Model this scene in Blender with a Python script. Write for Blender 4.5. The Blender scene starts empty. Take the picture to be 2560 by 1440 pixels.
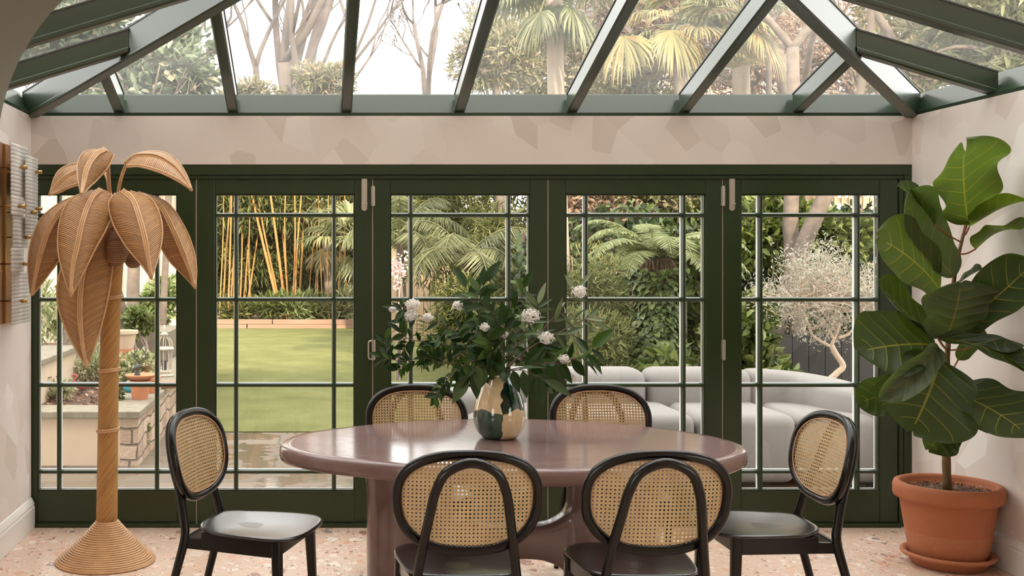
import bpy, math, random
import numpy as np
from mathutils import Vector, Matrix, noise as mnoise
random.seed(7)
rng = np.random.default_rng(7)
PI = math.pi
SC = bpy.context.scene
COL = SC.collection

# ------------------------------------------------------------------ camera
F = 2700.0            # focal length in pixels of the 2560 px wide frame
VX, VY = 790.0, 640.0 # where the room's depth lines meet
HC = 1.52             # eye height
cam_d = bpy.data.cameras.new('camera')
cam = bpy.data.objects.new('camera', cam_d)
COL.objects.link(cam)
cam.location = (0, 0, HC)
cam.rotation_euler = (PI / 2, 0, 0)
cam_d.sensor_width = 36
cam_d.lens = F / 2560 * 36
cam_d.shift_x = (1280 - VX) / 2560
cam_d.shift_y = -(720 - VY) / 2560
cam_d.clip_start = 0.05
cam_d.clip_end = 400
SC.camera = cam

# ------------------------------------------------------------------ world, sun, exposure
w = bpy.data.worlds.new('sky')
SC.world = w
w.use_nodes = True
bg = w.node_tree.nodes['Background']
bg.inputs['Color'].default_value = (1.0, 0.975, 0.955, 1)
bg.inputs['Strength'].default_value = 3.0
sun_d = bpy.data.lights.new('sun', 'SUN')
sun_d.energy = 5.5
sun_d.angle = math.radians(2.5)
sun_d.color = (1.0, 0.86, 0.66)
sun = bpy.data.objects.new('sun', sun_d)
COL.objects.link(sun)
sun.location = (6, -6, 12)
sun.rotation_euler = Vector((-0.28, 1.0, -0.62)).to_track_quat('-Z', 'Y').to_euler()
SC.view_settings.view_transform = 'Standard'
SC.view_settings.look = 'None'
SC.view_settings.exposure = 0.62
SC.view_settings.gamma = 1.0
SC.view_settings.use_curve_mapping = False
try:
    SC.cycles.use_denoising = True
    SC.cycles.denoiser = 'OPENIMAGEDENOISE'
    SC.cycles.max_bounces = 8
    SC.cycles.diffuse_bounces = 4
    SC.cycles.glossy_bounces = 3
    SC.cycles.transmission_bounces = 6
    SC.cycles.transparent_max_bounces = 16
    SC.cycles.sample_clamp_indirect = 6
    SC.cycles.use_adaptive_sampling = True
    SC.cycles.adaptive_threshold = 0.02
except Exception:
    pass

# ------------------------------------------------------------------ helpers
def P(px, py, d):
    """world point seen at a photo pixel at distance d from the eye"""
    return np.array([(px - VX) * d / F, d, HC - (py - VY) * d / F])

def tag(o, label=None, cat=None, group=None, kind=None):
    if label: o['label'] = label
    if cat: o['category'] = cat
    if group: o['group'] = group
    if kind: o['kind'] = kind
    return o

def thing(name, loc=(0, 0, 0), label=None, cat=None, group=None, kind=None, rz=0):
    o = bpy.data.objects.new(name, None)
    o.empty_display_size = 0.1
    o.location = loc
    o.rotation_euler = (0, 0, rz)
    COL.objects.link(o)
    return tag(o, label, cat, group, kind)

def root_loc(o):
    while o.parent: o = o.parent
    return np.array(o.location[:])

def mesh(name, verts, faces, mat, parent=None, smooth=True, uv=None, bevel=0, mats=None, midx=None, fixed=None):
    """verts in world space (or in the thing's own space while the thing stands at the origin)"""
    V = np.asarray(verts, dtype=np.float64).reshape(-1, 3)
    if parent is not None:
        org = root_loc(parent)
    elif fixed is not None:
        org = np.array(fixed, float)
    else:
        mn, mx = V.min(0), V.max(0)
        org = np.array([(mn[0] + mx[0]) / 2, (mn[1] + mx[1]) / 2, mn[2]])
    V = V - org
    me = bpy.data.meshes.new(name)
    if isinstance(faces, np.ndarray):
        n, k = faces.shape
        me.vertices.add(len(V)); me.vertices.foreach_set('co', V.ravel())
        me.loops.add(n * k); me.loops.foreach_set('vertex_index', faces.ravel().astype(np.int32))
        me.polygons.add(n)
        me.polygons.foreach_set('loop_start', (np.arange(n) * k).astype(np.int32))
        me.polygons.foreach_set('loop_total', np.full(n, k, dtype=np.int32))
        me.update(calc_edges=True)
    else:
        me.from_pydata(V.tolist(), [], faces)
        me.update()
    if smooth:
        me.polygons.foreach_set('use_smooth', np.ones(len(me.polygons), dtype=bool))
    if uv is not None:
        lay = me.uv_layers.new(name='UVMap')
        li = np.empty(len(me.loops), dtype=np.int32)
        me.loops.foreach_get('vertex_index', li)
        lay.data.foreach_set('uv', np.asarray(uv, dtype=np.float64)[li].ravel())
    for mm in (mats or [mat]): me.materials.append(mm)
    if midx is not None: me.polygons.foreach_set('material_index', np.asarray(midx, dtype=np.int32))
    o = bpy.data.objects.new(name, me)
    COL.objects.link(o)
    if parent is not None: o.parent = parent
    else: o.location = org
    if bevel:
        b = o.modifiers.new('bevel', 'BEVEL'); b.width = bevel; b.segments = 2; b.limit_method = 'ANGLE'
        b.angle_limit = math.radians(40)
        if smooth: me.polygons.foreach_set('use_smooth', np.zeros(len(me.polygons), dtype=bool))
    return o

class MB:
    def __init__(s): s.v = []; s.f = []; s.uv = []; s.n = 0; s.mi = []
    def add(s, v, f, uv=None, mi=0):
        v = np.asarray(v, float).reshape(-1, 3)
        s.v.append(v)
        s.f += [tuple(int(i) + s.n for i in q) for q in f]
        s.mi += [mi] * len(f)
        s.uv.append(np.zeros((len(v), 2)) if uv is None else np.asarray(uv, float))
        s.n += len(v)
        return s
    def box(s, x0, x1, y0, y1, z0, z1, mi=0):
        v = [(x, y, z) for x in (x0, x1) for y in (y0, y1) for z in (z0, z1)]
        return s.add(v, [(0, 1, 3, 2), (4, 6, 7, 5), (0, 4, 5, 1), (2, 3, 7, 6), (0, 2, 6, 4), (1, 5, 7, 3)], mi=mi)
    def prism(s, poly, a, b, axis='z', mi=0):
        """poly: 2-D outline; axis z: (x,y) extruded over z, y: (x,z) over y, x: (y,z) over x"""
        n = len(poly)
        def pt(p, h):
            return {'z': (p[0], p[1], h), 'y': (p[0], h, p[1]), 'x': (h, p[0], p[1])}[axis]
        v = [pt(p, a) for p in poly] + [pt(p, b) for p in poly]
        f = [tuple(range(n))[::-1], tuple(range(n, 2 * n))] + [(i, (i + 1) % n, n + (i + 1) % n, n + i) for i in range(n)]
        return s.add(v, f, mi=mi)
    def tube(s, pts, r, seg=8, closed=False, flat=1.0, mi=0, up=None):
        v, f, uv = tube(pts, r, seg, closed, flat, up)
        return s.add(v, f, uv, mi=mi)
    def lathe(s, prof, c=(0, 0, 0), seg=32, mi=0):
        v, f, uv = lathe(prof, c, seg)
        return s.add(v, f, uv, mi=mi)
    def build(s, name, mat, parent=None, smooth=True, bevel=0, mats=None, fixed=None):
        return mesh(name, np.vstack(s.v), s.f, mat, parent, smooth, np.vstack(s.uv), bevel, mats, s.mi if mats else None, fixed)

def tube(pts, r, seg=8, closed=False, flat=1.0, up=None):
    pts = np.asarray(pts, float); n = len(pts)
    r = np.full(n, r) if np.isscalar(r) else np.asarray(r, float)
    if closed: T = np.roll(pts, -1, 0) - np.roll(pts, 1, 0)
    else: T = np.gradient(pts, axis=0)
    T /= (np.linalg.norm(T, axis=1)[:, None] + 1e-12)
    if up is not None: ref = np.array(up, float)
    else:
        ref = np.array([0, 0, 1.0]) if abs(T[0][2]) < 0.9 else np.array([1.0, 0, 0])
    N = np.cross(np.cross(T[0], ref), T[0]); N /= np.linalg.norm(N) + 1e-12
    vs = []
    a = np.arange(seg) * 2 * PI / seg
    for i in range(n):
        if up is not None:
            N = ref - T[i] * np.dot(ref, T[i])
        else:
            N = N - T[i] * np.dot(N, T[i])
        N /= np.linalg.norm(N) + 1e-12
        B = np.cross(T[i], N)
        vs.append(pts[i] + r[i] * (np.cos(a)[:, None] * N + flat * np.sin(a)[:, None] * B))
    v = np.vstack(vs); f = []
    m = n if closed else n - 1
    for i in range(m):
        j = (i + 1) % n
        for k in range(seg):
            k2 = (k + 1) % seg
            f.append((i * seg + k, i * seg + k2, j * seg + k2, j * seg + k))
    L = np.concatenate([[0], np.cumsum(np.linalg.norm(np.diff(pts, axis=0), axis=1))])
    uv = np.array([(k / seg, L[i]) for i in range(n) for k in range(seg)])
    if not closed:
        f.append(tuple(range(seg))[::-1]); f.append(tuple((n - 1) * seg + k for k in range(seg)))
    return v, f, uv

def lathe(prof, c=(0, 0, 0), seg=32):
    v = []; uv = []
    for j, (r, z) in enumerate(prof):
        for k in range(seg):
            a = 2 * PI * k / seg
            v.append((c[0] + r * math.cos(a), c[1] + r * math.sin(a), c[2] + z)); uv.append((k / seg, z))
    f = []
    for j in range(len(prof) - 1):
        for k in range(seg):
            k2 = (k + 1) % seg
            f.append((j * seg + k, j * seg + k2, (j + 1) * seg + k2, (j + 1) * seg + k))
    if prof[0][0] > 1e-4: f.append(tuple(range(seg))[::-1])
    if prof[-1][0] > 1e-4: f.append(tuple((len(prof) - 1) * seg + k for k in range(seg)))
    return v, f, uv

def spline(ctrl, n=16, closed=False):
    c = np.asarray(ctrl, float); m = len(c)
    if m == 2 and not closed: return c[0] + np.linspace(0, 1, n)[:, None] * (c[1] - c[0])
    out = []
    segs = m if closed else m - 1
    for k in range(n):
        t = k / n * segs if closed else k / (n - 1) * segs
        i = min(int(t), segs - 1); u = t - i
        g = (lambda q: c[q % m]) if closed else (lambda q: c[q] if 0 <= q < m else (2 * c[0] - c[1] if q < 0 else 2 * c[-1] - c[-2]))
        p0, p1, p2, p3 = g(i - 1), g(i), g(i + 1), g(i + 2)
        out.append(0.5 * ((2 * p1) + (-p0 + p2) * u + (2 * p0 - 5 * p1 + 4 * p2 - p3) * u * u + (-p0 + 3 * p1 - 3 * p2 + p3) * u ** 3))
    return np.array(out)

def box(name, x0, x1, y0, y1, z0, z1, mat, parent=None, bevel=0):
    return MB().box(x0, x1, y0, y1, z0, z1).build(name, mat, parent, False, bevel)

def unit(v):
    v = np.asarray(v, float)
    return v / (np.linalg.norm(v, axis=-1, keepdims=True) + 1e-9)

def leaf_arrays(C, D, N, L, W, fold=0.25, wide=0.45, bend=0.0):
    """C base points, D directions, N normals -> six-point leaves as two quads each"""
    D = unit(D); S = unit(np.cross(D, N)); N = np.cross(S, D)
    L = np.asarray(L).reshape(-1, 1); W = np.asarray(W).reshape(-1, 1)
    n = len(C)
    V = np.empty((n, 6, 3))
    V[:, 0] = C
    q1 = C + D * L * (wide - .17); q2 = C + D * L * (wide + .22) - N * L * bend * .5
    V[:, 1] = q1 + S * W * .46 + N * W * fold
    V[:, 2] = q2 + S * W * .40 + N * W * fold
    V[:, 3] = C + D * L - N * L * bend
    V[:, 4] = q2 - S * W * .40 + N * W * fold
    V[:, 5] = q1 - S * W * .46 + N * W * fold
    Fq = (np.array([[0, 1, 2, 3], [0, 3, 4, 5]])[None] + (np.arange(n) * 6)[:, None, None]).reshape(-1, 4)
    return V.reshape(-1, 3), Fq

def rnd_dir(n, g=None):
    g = g or rng
    return unit(g.normal(size=(n, 3)))

def blob_leaves(n, centre, size, lump=10, lump_r=0.33, up=0.3, shell=0.75, L=(.06, .1), W=0.5, fold=.2, bend=.1, droop=0.0, low=-1.0, jitter=.7):
    """a lumpy crown: lumps inside an ellipsoid, leaves near each lump's skin pointing outwards"""
    c = np.array(centre, float); s = np.array(size, float)
    d = rnd_dir(lump); rr = rng.random((lump, 1)) ** .4
    LC = d * rr * (1 - lump_r)
    LC[:, 2] = np.maximum(LC[:, 2], low)
    k = rng.integers(0, lump, n)
    dd = rnd_dir(n)
    rad = lump_r * (shell + (1 - shell) * rng.random((n, 1))) * rng.uniform(.75, 1.2, (lump, 1))[k]
    pos = c + (LC[k] + dd * rad) * s
    dirs = unit(dd + LC[k] * .6 + rng.normal(size=(n, 3)) * jitter + np.array([0, 0, up - droop]))
    nor = unit(dd + np.array([0, 0, .8]) + rng.normal(size=(n, 3)) * .4)
    ln = rng.uniform(L[0], L[1], n)
    return leaf_arrays(pos, dirs, nor, ln, ln * W, fold, .45, bend)

def join_leaves(*vf):
    vs = []; fs = []; o = 0
    for v, f in vf:
        vs.append(v); fs.append(f + o); o += len(v)
    return np.vstack(vs), np.vstack(fs)
# ------------------------------------------------------------------ materials
class NT:
    def __init__(s, name):
        s.m = bpy.data.materials.new(name); s.m.use_nodes = True
        s.t = s.m.node_tree; s.t.nodes.clear()
        s.out = s.t.nodes.new('ShaderNodeOutputMaterial')
    def n(s, typ, **kw):
        nd = s.t.nodes.new('ShaderNode' + typ)
        for k, v in kw.items(): setattr(nd, k, v)
        return nd
    def l(s, a, b): s.t.links.new(a, b)
    def put(s, sock, v):
        if isinstance(v, bpy.types.NodeSocket): s.l(v, sock)
        elif v is not None:
            if isinstance(v, (tuple, list)) and len(v) == 3 and sock.type == 'RGBA': v = (*v, 1)
            sock.default_value = v
    def m_(s, op, a, b=None, c=None, clamp=False):
        nd = s.n('Math', operation=op, use_clamp=clamp)
        for i, v in enumerate((a, b, c)):
            if v is not None: s.put(nd.inputs[i], v)
        return nd.outputs[0]
    def vm(s, op, a, b=None, out=0):
        nd = s.n('VectorMath', operation=op)
        s.put(nd.inputs[0], a)
        if b is not None: s.put(nd.inputs[1] if op != 'SCALE' else nd.inputs['Scale'], b)
        return nd.outputs[out]
    def pos(s, kind='Object'):
        if kind == 'World': return s.n('NewGeometry').outputs['Position']
        return s.n('TexCoord').outputs[kind]
    def sep(s, v):
        nd = s.n('SeparateXYZ'); s.put(nd.inputs[0], v); return nd.outputs
    def comb(s, x, y, z):
        nd = s.n('CombineXYZ')
        for i, v in enumerate((x, y, z)): s.put(nd.inputs[i], v)
        return nd.outputs[0]
    def noise(s, vec, scale, detail=3, rough=.5, out=0):
        nd = s.n('TexNoise'); s.put(nd.inputs['Vector'], vec)
        nd.inputs['Scale'].default_value = scale; nd.inputs['Detail'].default_value = detail
        nd.inputs['Roughness'].default_value = rough
        return nd.outputs[out]
    def vor(s, vec, scale, feature='F1', dims='3D', rnd=1.0):
        nd = s.n('TexVoronoi', feature=feature, voronoi_dimensions=dims)
        s.put(nd.inputs['Vector'], vec); nd.inputs['Scale'].default_value = scale
        nd.inputs['Randomness'].default_value = rnd
        return nd.outputs
    def ramp(s, fac, stops, interp='LINEAR'):
        nd = s.n('ValToRGB'); cr = nd.color_ramp; cr.interpolation = interp
        while len(cr.elements) > 1: cr.elements.remove(cr.elements[-1])
        cr.elements[0].position = stops[0][0]; cr.elements[0].color = (*stops[0][1], 1)
        for p_, c_ in stops[1:]:
            e = cr.elements.new(p_); e.color = (*c_, 1)
        s.put(nd.inputs[0], fac); return nd.outputs[0]
    def mix(s, fac, a, b, mode='MIX'):
        nd = s.n('Mix', data_type='RGBA', blend_type=mode)
        s.put(nd.inputs[0], fac); s.put(nd.inputs[6], a); s.put(nd.inputs[7], b)
        return nd.outputs[2]
    def bsdf(s, color, rough=.5, metal=0, spec=.5, coat=0, bump=None, bstr=.3, bdist=.01, coat_rough=.1):
        b = s.n('BsdfPrincipled')
        s.put(b.inputs['Base Color'], color); s.put(b.inputs['Roughness'], rough)
        s.put(b.inputs['Metallic'], metal); b.inputs['Specular IOR Level'].default_value = spec
        b.inputs['Coat Weight'].default_value = coat; b.inputs['Coat Roughness'].default_value = coat_rough
        if bump is not None:
            bp = s.n('Bump'); bp.inputs['Strength'].default_value = bstr; bp.inputs['Distance'].default_value = bdist
            s.put(bp.inputs['Height'], bump); s.l(bp.outputs[0], b.inputs['Normal'])
        return b.outputs[0]
    def mixsh(s, fac, a, b):
        nd = s.n('MixShader'); s.put(nd.inputs[0], fac); s.l(a, nd.inputs[1]); s.l(b, nd.inputs[2]); return nd.outputs[0]
    def done(s, sh):
        s.l(sh, s.out.inputs['Surface']); return s.m

def plain(name, color, rough=.5, metal=0, nscale=0, namt=.1, coat=0, bstr=0, spec=.5, kind='Object'):
    t = NT(name)
    if nscale:
        f = t.noise(t.pos(kind), nscale, 4)
        c = t.mix(f, tuple(x * (1 - namt) for x in color), tuple(min(1, x * (1 + namt)) for x in color))
        return t.done(t.bsdf(c, rough, metal, spec, coat, bump=f if bstr else None, bstr=bstr, coat_rough=.22))
    return t.done(t.bsdf(color, rough, metal, spec, coat))

def leafmat(name, stops, rough=.5, trans=.3, spec=.4):
    t = NT(name)
    r = t.n('NewGeometry').outputs['Random Per Island']
    c = t.ramp(r, stops)
    b = t.bsdf(c, rough, spec=spec)
    tr = t.n('BsdfTranslucent'); t.l(c, tr.inputs[0])
    return t.done(t.mixsh(trans, b, tr.outputs[0]))

M = {}
M['green'] = plain('green_paint', (.0225, .039, .0135), .30, 0, 9, .12, spec=.45)
M['green_roof'] = plain('green_roof_paint', (.017, .036, .016), .28, 0, 6, .12, spec=.6, coat=.4)
M['white_paint'] = plain('white_paint', (.78, .74, .70), .4)
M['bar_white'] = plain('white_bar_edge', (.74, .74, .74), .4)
M['bark_far'] = plain('distant_bark', (.13, .10, .085), .9, 0, 3, .3)
M['nickel'] = plain('satin_nickel', (.62, .57, .50), .32, .85)
M['gap_light'] = plain('painted_gap_light', (.55, .47, .38), .5)  # pale colour standing in for daylight showing between the door leaves
M['black'] = plain('black_lacquer', (.0040, .0030, .0025), .22, 0, 12, .2, spec=.4)
M['black_seat'] = plain('black_seat', (.0045, .0035, .003), .30, 0, 14, .25, spec=.5, coat=1.0)
M['brass'] = plain('aged_brass', (.52, .33, .13), .33, 1, 14, .25)
M['copper'] = plain('copper_mirror', (.50, .27, .16), .22, 1, 10, .35)
M['house'] = plain('house_brick_pale', (.45, .36, .29), .8, 0, 3, .1)
M['plaster'] = plain('plaster_taupe', (.17, .155, .115), .7, 0, 3, .05)
M['room_white'] = plain('inner_room_white', (.70, .64, .58), .7)
M['stone_cap'] = plain('grey_stone_cap', (.23, .195, .14), .85, 0, 14, .5, bstr=.3, kind='World')
M['render'] = plain('cream_render', (.60, .47, .34), .85, 0, 5, .12, bstr=.15, kind='World')
M['soil'] = plain('bark_soil', (.10, .055, .035), .9, 0, 30, .7, bstr=.8, kind='World')
M['terracotta_small'] = plain('terracotta_small', (.50, .20, .10), .8, 0, 10, .15)
M['black_board'] = plain('black_stained_board', (.018, .015, .012), .7, 0, 8, .4)
M['old_white'] = plain('distressed_white', (.52, .44, .36), .7, 0, 60, .45)
M['lead'] = plain('dark_lead', (.06, .06, .06), .6)

def m_wallpaper(name, a, b, c_, amp):
    t = NT(name)
    x, y, z = t.sep(t.pos('World'))[:3]
    h = t.m_('ADD', x, y)
    u = t.m_('ADD', t.m_('MULTIPLY', h, 6.6), t.m_('MULTIPLY', z, 3.0))
    v = t.m_('SUBTRACT', t.m_('MULTIPLY', z, 5.2), t.m_('MULTIPLY', h, 1.2))
    vec = t.comb(u, v, 0)
    vo = t.vor(vec, 1.0, 'F1', '2D'); ed = t.vor(vec, 1.0, 'DISTANCE_TO_EDGE', '2D')
    cs = t.sep(vo['Color'])
    ang = t.m_('MULTIPLY', cs[1], 3.14)
    d = t.m_('ADD', t.m_('MULTIPLY', h, t.m_('COSINE', ang)), t.m_('MULTIPLY', z, t.m_('SINE', ang)))
    stripe = t.m_('SINE', t.m_('MULTIPLY', d, 520))
    col = t.ramp(cs[0], [(0, a), (.16, tuple(.5 * (p + q) for p, q in zip(a, b))), (.30, b), (.75, b), (1, c_)])
    col = t.mix(t.m_('MULTIPLY', t.m_('ADD', t.m_('MULTIPLY', stripe, .5), .5), amp), col, (.46, .37, .31))
    line = t.m_('LESS_THAN', ed['Distance'], .012)
    col = t.mix(t.m_('MULTIPLY', line, .12), col, (.86, .78, .70))
    return t.done(t.bsdf(col, .62, bump=t.m_('MULTIPLY', cs[2], 1.0), bstr=.05))
M['wallpaper'] = m_wallpaper('shard_wallpaper', (.625, .54, .48), (.735, .65, .60), (.775, .70, .65), .08)
M['wallpaper_side'] = m_wallpaper('shard_wallpaper_side', (.67, .575, .51), (.75, .67, .62), (.84, .79, .75), .07)

def m_terrazzo():
    t = NT('pink_terrazzo')
    p = t.pos('World')
    base = t.mix(t.noise(p, 2.2, 4), (.54, .37, .275), (.70, .51, .39))
    base = t.mix(t.m_('MULTIPLY', t.noise(p, 60, 2), .35), base, (.74, .56, .45))
    for sc, thr, nt in ((9, .34, 1), (17, .36, 2), (34, .38, 3), (60, .36, 4)):
        q = t.vm('ADD', p, (nt * 3.1, nt * 1.7, 0))
        warp = t.vm('SCALE', t.noise(q, sc * 1.3, 2, out=1), .55 / sc)
        vo = t.vor(t.vm('MULTIPLY', t.vm('ADD', q, warp), (1, .72, 1)), sc, 'F1', '2D')
        cs = t.sep(vo['Color'])
        chip = t.ramp(cs[0], [(0, (.80, .68, .58)), (.28, (.62, .33, .22)), (.50, (.28, .12, .08)), (.60, (.72, .60, .50)),
                              (.78, (.24, .19, .16)), (.86, (.70, .42, .30))], 'CONSTANT')
        mask = t.m_('MULTIPLY', t.m_('LESS_THAN', vo['Distance'], t.m_('MULTIPLY', cs[1], thr)), t.m_('GREATER_THAN', cs[2], .42))
        base = t.mix(t.m_('MULTIPLY', mask, .85), base, chip)
    x, y, z = t.sep(p)[:3]
    jx = t.m_('LESS_THAN', t.m_('FRACT', t.m_('ADD', t.m_('DIVIDE', x, .9), .27)), .004)
    jy = t.m_('LESS_THAN', t.m_('FRACT', t.m_('ADD', t.m_('DIVIDE', y, .9), .36)), .004)
    base = t.mix(t.m_('MULTIPLY', t.m_('MAXIMUM', jx, jy), .6), base, (.70, .58, .50))
    return t.done(t.bsdf(base, .34, spec=.4))
M['terrazzo'] = m_terrazzo()

def m_table():
    t = NT('mauve_plaster_table')
    p = t.pos('Object')
    n1 = t.noise(t.vm('MULTIPLY', p, (1, 3.5, 3)), 3.2, 6, .62)
    col = t.ramp(n1, [(.25, (.185, .116, .110)), (.5, (.22, .142, .134)), (.8, (.26, .175, .165))])
    n2 = t.noise(t.vm('MULTIPLY', p, (9, 60, 60)), 2.5, 2)
    rough = t.m_('ADD', .09, t.m_('MULTIPLY', n2, .12))
    return t.done(t.bsdf(col, rough, spec=.6, bump=t.noise(p, 14, 3), bstr=.04))
M['table'] = m_table()

def m_cane():
    t = NT('woven_cane')
    x, y, z = t.sep(t.pos('Object'))[:3]
    p = .0133
    fx = t.m_('SUBTRACT', t.m_('FRACT', t.m_('ADD', t.m_('DIVIDE', x, p), 200)), .5)
    fz = t.m_('SUBTRACT', t.m_('FRACT', t.m_('ADD', t.m_('DIVIDE', z, p), 200)), .5)
    ax, az = t.m_('ABSOLUTE', fx), t.m_('ABSOLUTE', fz)
    d8 = t.m_('MAXIMUM', t.m_('MAXIMUM', ax, az), t.m_('MULTIPLY', t.m_('ADD', ax, az), .72))
    hole = t.m_('LESS_THAN', d8, .245)
    bx, bz = t.m_('SUBTRACT', .5, ax), t.m_('SUBTRACT', .5, az)
    groove = t.m_('MULTIPLY', t.m_('LESS_THAN', t.m_('ABSOLUTE', t.m_('SUBTRACT', bx, bz)), .05), t.m_('GREATER_THAN', bx, .04))
    strand = t.m_('LESS_THAN', t.m_('MINIMUM', bx, bz), .028)
    c = t.mix(t.noise(t.pos('Object'), 25, 2), (.50, .33, .155), (.70, .51, .285))
    c = t.mix(t.m_('MULTIPLY', t.m_('MAXIMUM', groove, strand), .5), c, (.24, .14, .06))
    b = t.bsdf(c, .5)
    tl = t.n('BsdfTranslucent'); t.put(tl.inputs[0], c)
    s1 = t.mixsh(.22, b, tl.outputs[0])
    tr = t.n('BsdfTransparent')
    return t.done(t.mixsh(hole, s1, tr.outputs[0]))
M['cane'] = m_cane()
M['cane_cord'] = plain('cane_cord', (.50, .27, .15), .5)

def m_rattan(name, base, dark, freq, slant=0.0, two=0.0):
    """fine cane rods laid across a UV surface; u across, v along"""
    t = NT(name)
    u, v, _ = t.sep(t.pos('UV'))[:3]
    s = t.m_('MULTIPLY', v, freq)
    if slant: s = t.m_('ADD', s, t.m_('MULTIPLY', t.m_('ABSOLUTE', t.m_('SUBTRACT', u, .5)), slant))
    if two: s = t.m_('ADD', s, t.m_('MULTIPLY', u, two))
    fr = t.m_('FRACT', s)
    h = t.m_('SINE', t.m_('MULTIPLY', fr, PI))
    rod = t.m_('FLOOR', s)
    nz = t.noise(t.comb(t.m_('MULTIPLY', u, 3), rod, 0), 1.0, 2)
    wn = t.n('TexWhiteNoise', noise_dimensions='1D'); t.put(wn.inputs['W'], rod)
    f = t.m_('ADD', t.m_('MULTIPLY', wn.outputs[0], .5), t.m_('MULTIPLY', nz, .5))
    c = t.mix(f, tuple(q * .72 for q in base), tuple(min(1, q * 1.3) for q in base))
    gap = t.m_('LESS_THAN', h, .38)
    c = t.mix(t.m_('MULTIPLY', gap, .75), c, dark)
    return t.done(t.bsdf(c, .45, bump=h, bstr=.9, bdist=.003))
M['rattan_weave'] = m_rattan('rattan_weave', (.54, .275, .105), (.04, .018, .008), 112, 12)
M['rattan_trunk'] = m_rattan('rattan_trunk', (.62, .32, .10), (.11, .05, .015), 80, 0, -34)
M['rattan_ball'] = m_rattan('rattan_ball', (.30, .14, .06), (.015, .006, .003), 110, 0, 0)
M['rattan_rod'] = plain('rattan_rod', (.60, .35, .17), .38, 0, 16, .3, coat=.15)

def m_glass(name, refl=1.0, milk=0.0):
    t = NT(name)
    tr = t.n('BsdfTransparent'); tr.inputs[0].default_value = (.97, .985, .975, 1)
    gl = t.n('BsdfGlossy'); gl.inputs['Roughness'].default_value = .015
    g = t.n('NewGeometry')
    ca = t.m_('ABSOLUTE', t.vm('DOT_PRODUCT', g.outputs['Incoming'], g.outputs['Normal'], out=1))
    fr = t.m_('ADD', .03, t.m_('MULTIPLY', t.m_('POWER', t.m_('SUBTRACT', 1, ca), 5), .9))
    sh = t.mixsh(t.m_('MULTIPLY', fr, refl), tr.outputs[0], gl.outputs[0])
    if milk:
        tl = t.n('BsdfTranslucent'); tl.inputs[0].default_value = (.9, .9, .88, 1)
        f = t.m_('MULTIPLY', t.noise(t.pos('World'), 2.5, 3), milk * 2)
        sh = t.mixsh(f, sh, tl.outputs[0])
    return t.done(sh)
M['glass'] = m_glass('door_glass', .8, 0)
M['roof_glass'] = m_glass('roof_glass', .7, .026)
M['clear'] = m_glass('clear_glass', 1.0)

def m_lampglass():
    t = NT('ribbed_clear_glass')
    x, y, z = t.sep(t.pos('World'))[:3]
    s = t.m_('SINE', t.m_('MULTIPLY', z, 420))
    b0 = t.bsdf((.97, .96, .94), .2, spec=.5)
    tl = t.n('BsdfTranslucent'); tl.inputs[0].default_value = (.95, .93, .9, 1)
    b = t.mixsh(.45, b0, tl.outputs[0])
    tr = t.n('BsdfTransparent')
    return t.done(t.mixsh(.18, b, tr.outputs[0]))
M['lampglass'] = m_lampglass()

def m_vase():
    t = NT('swirled_glass')
    p = t.pos('Object')
    w_ = t.vm('ADD', t.vm('MULTIPLY', p, (1, 1, .75)), t.vm('SCALE', t.noise(p, 9, 2, out=1), .06))
    vo = t.vor(t.vm('ADD', w_, (.33, .1, .45)), 8.5, 'F1', '3D')
    cs = t.sep(vo['Color'])
    st = t.noise(t.vm('MULTIPLY', w_, (1, 1, .15)), 60, 3)
    cream = t.mix(st, (.60, .40, .19), (.86, .70, .46))
    green = t.mix(st, (.006, .030, .018), (.035, .10, .06))
    wn = t.sep(t.vm('ADD', p, t.vm('SCALE', t.vm('SUBTRACT', t.noise(p, 11, 2, out=1), (.5, .5, .5)), .09)))
    pr = t.m_('MULTIPLY', t.m_('ADD', wn[0], .004), t.m_('SUBTRACT', wn[2], .125))
    g = t.m_('GREATER_THAN', pr, 0)
    c = t.mix(g, cream, green)
    b = t.bsdf(c, .08, spec=.7, coat=1.0, coat_rough=.03)
    tr = t.n('BsdfTransparent'); tr.inputs[0].default_value = (.75, .8, .7, 1)
    clear = t.m_('MULTIPLY', t.m_('MULTIPLY', t.m_('GREATER_THAN', wn[2], .12), t.m_('LESS_THAN', t.m_('ABSOLUTE', t.m_('SUBTRACT', wn[0], .012)), .016)), .8)
    return t.done(t.mixsh(clear, b, tr.outputs[0]))
M['vase'] = m_vase()

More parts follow.
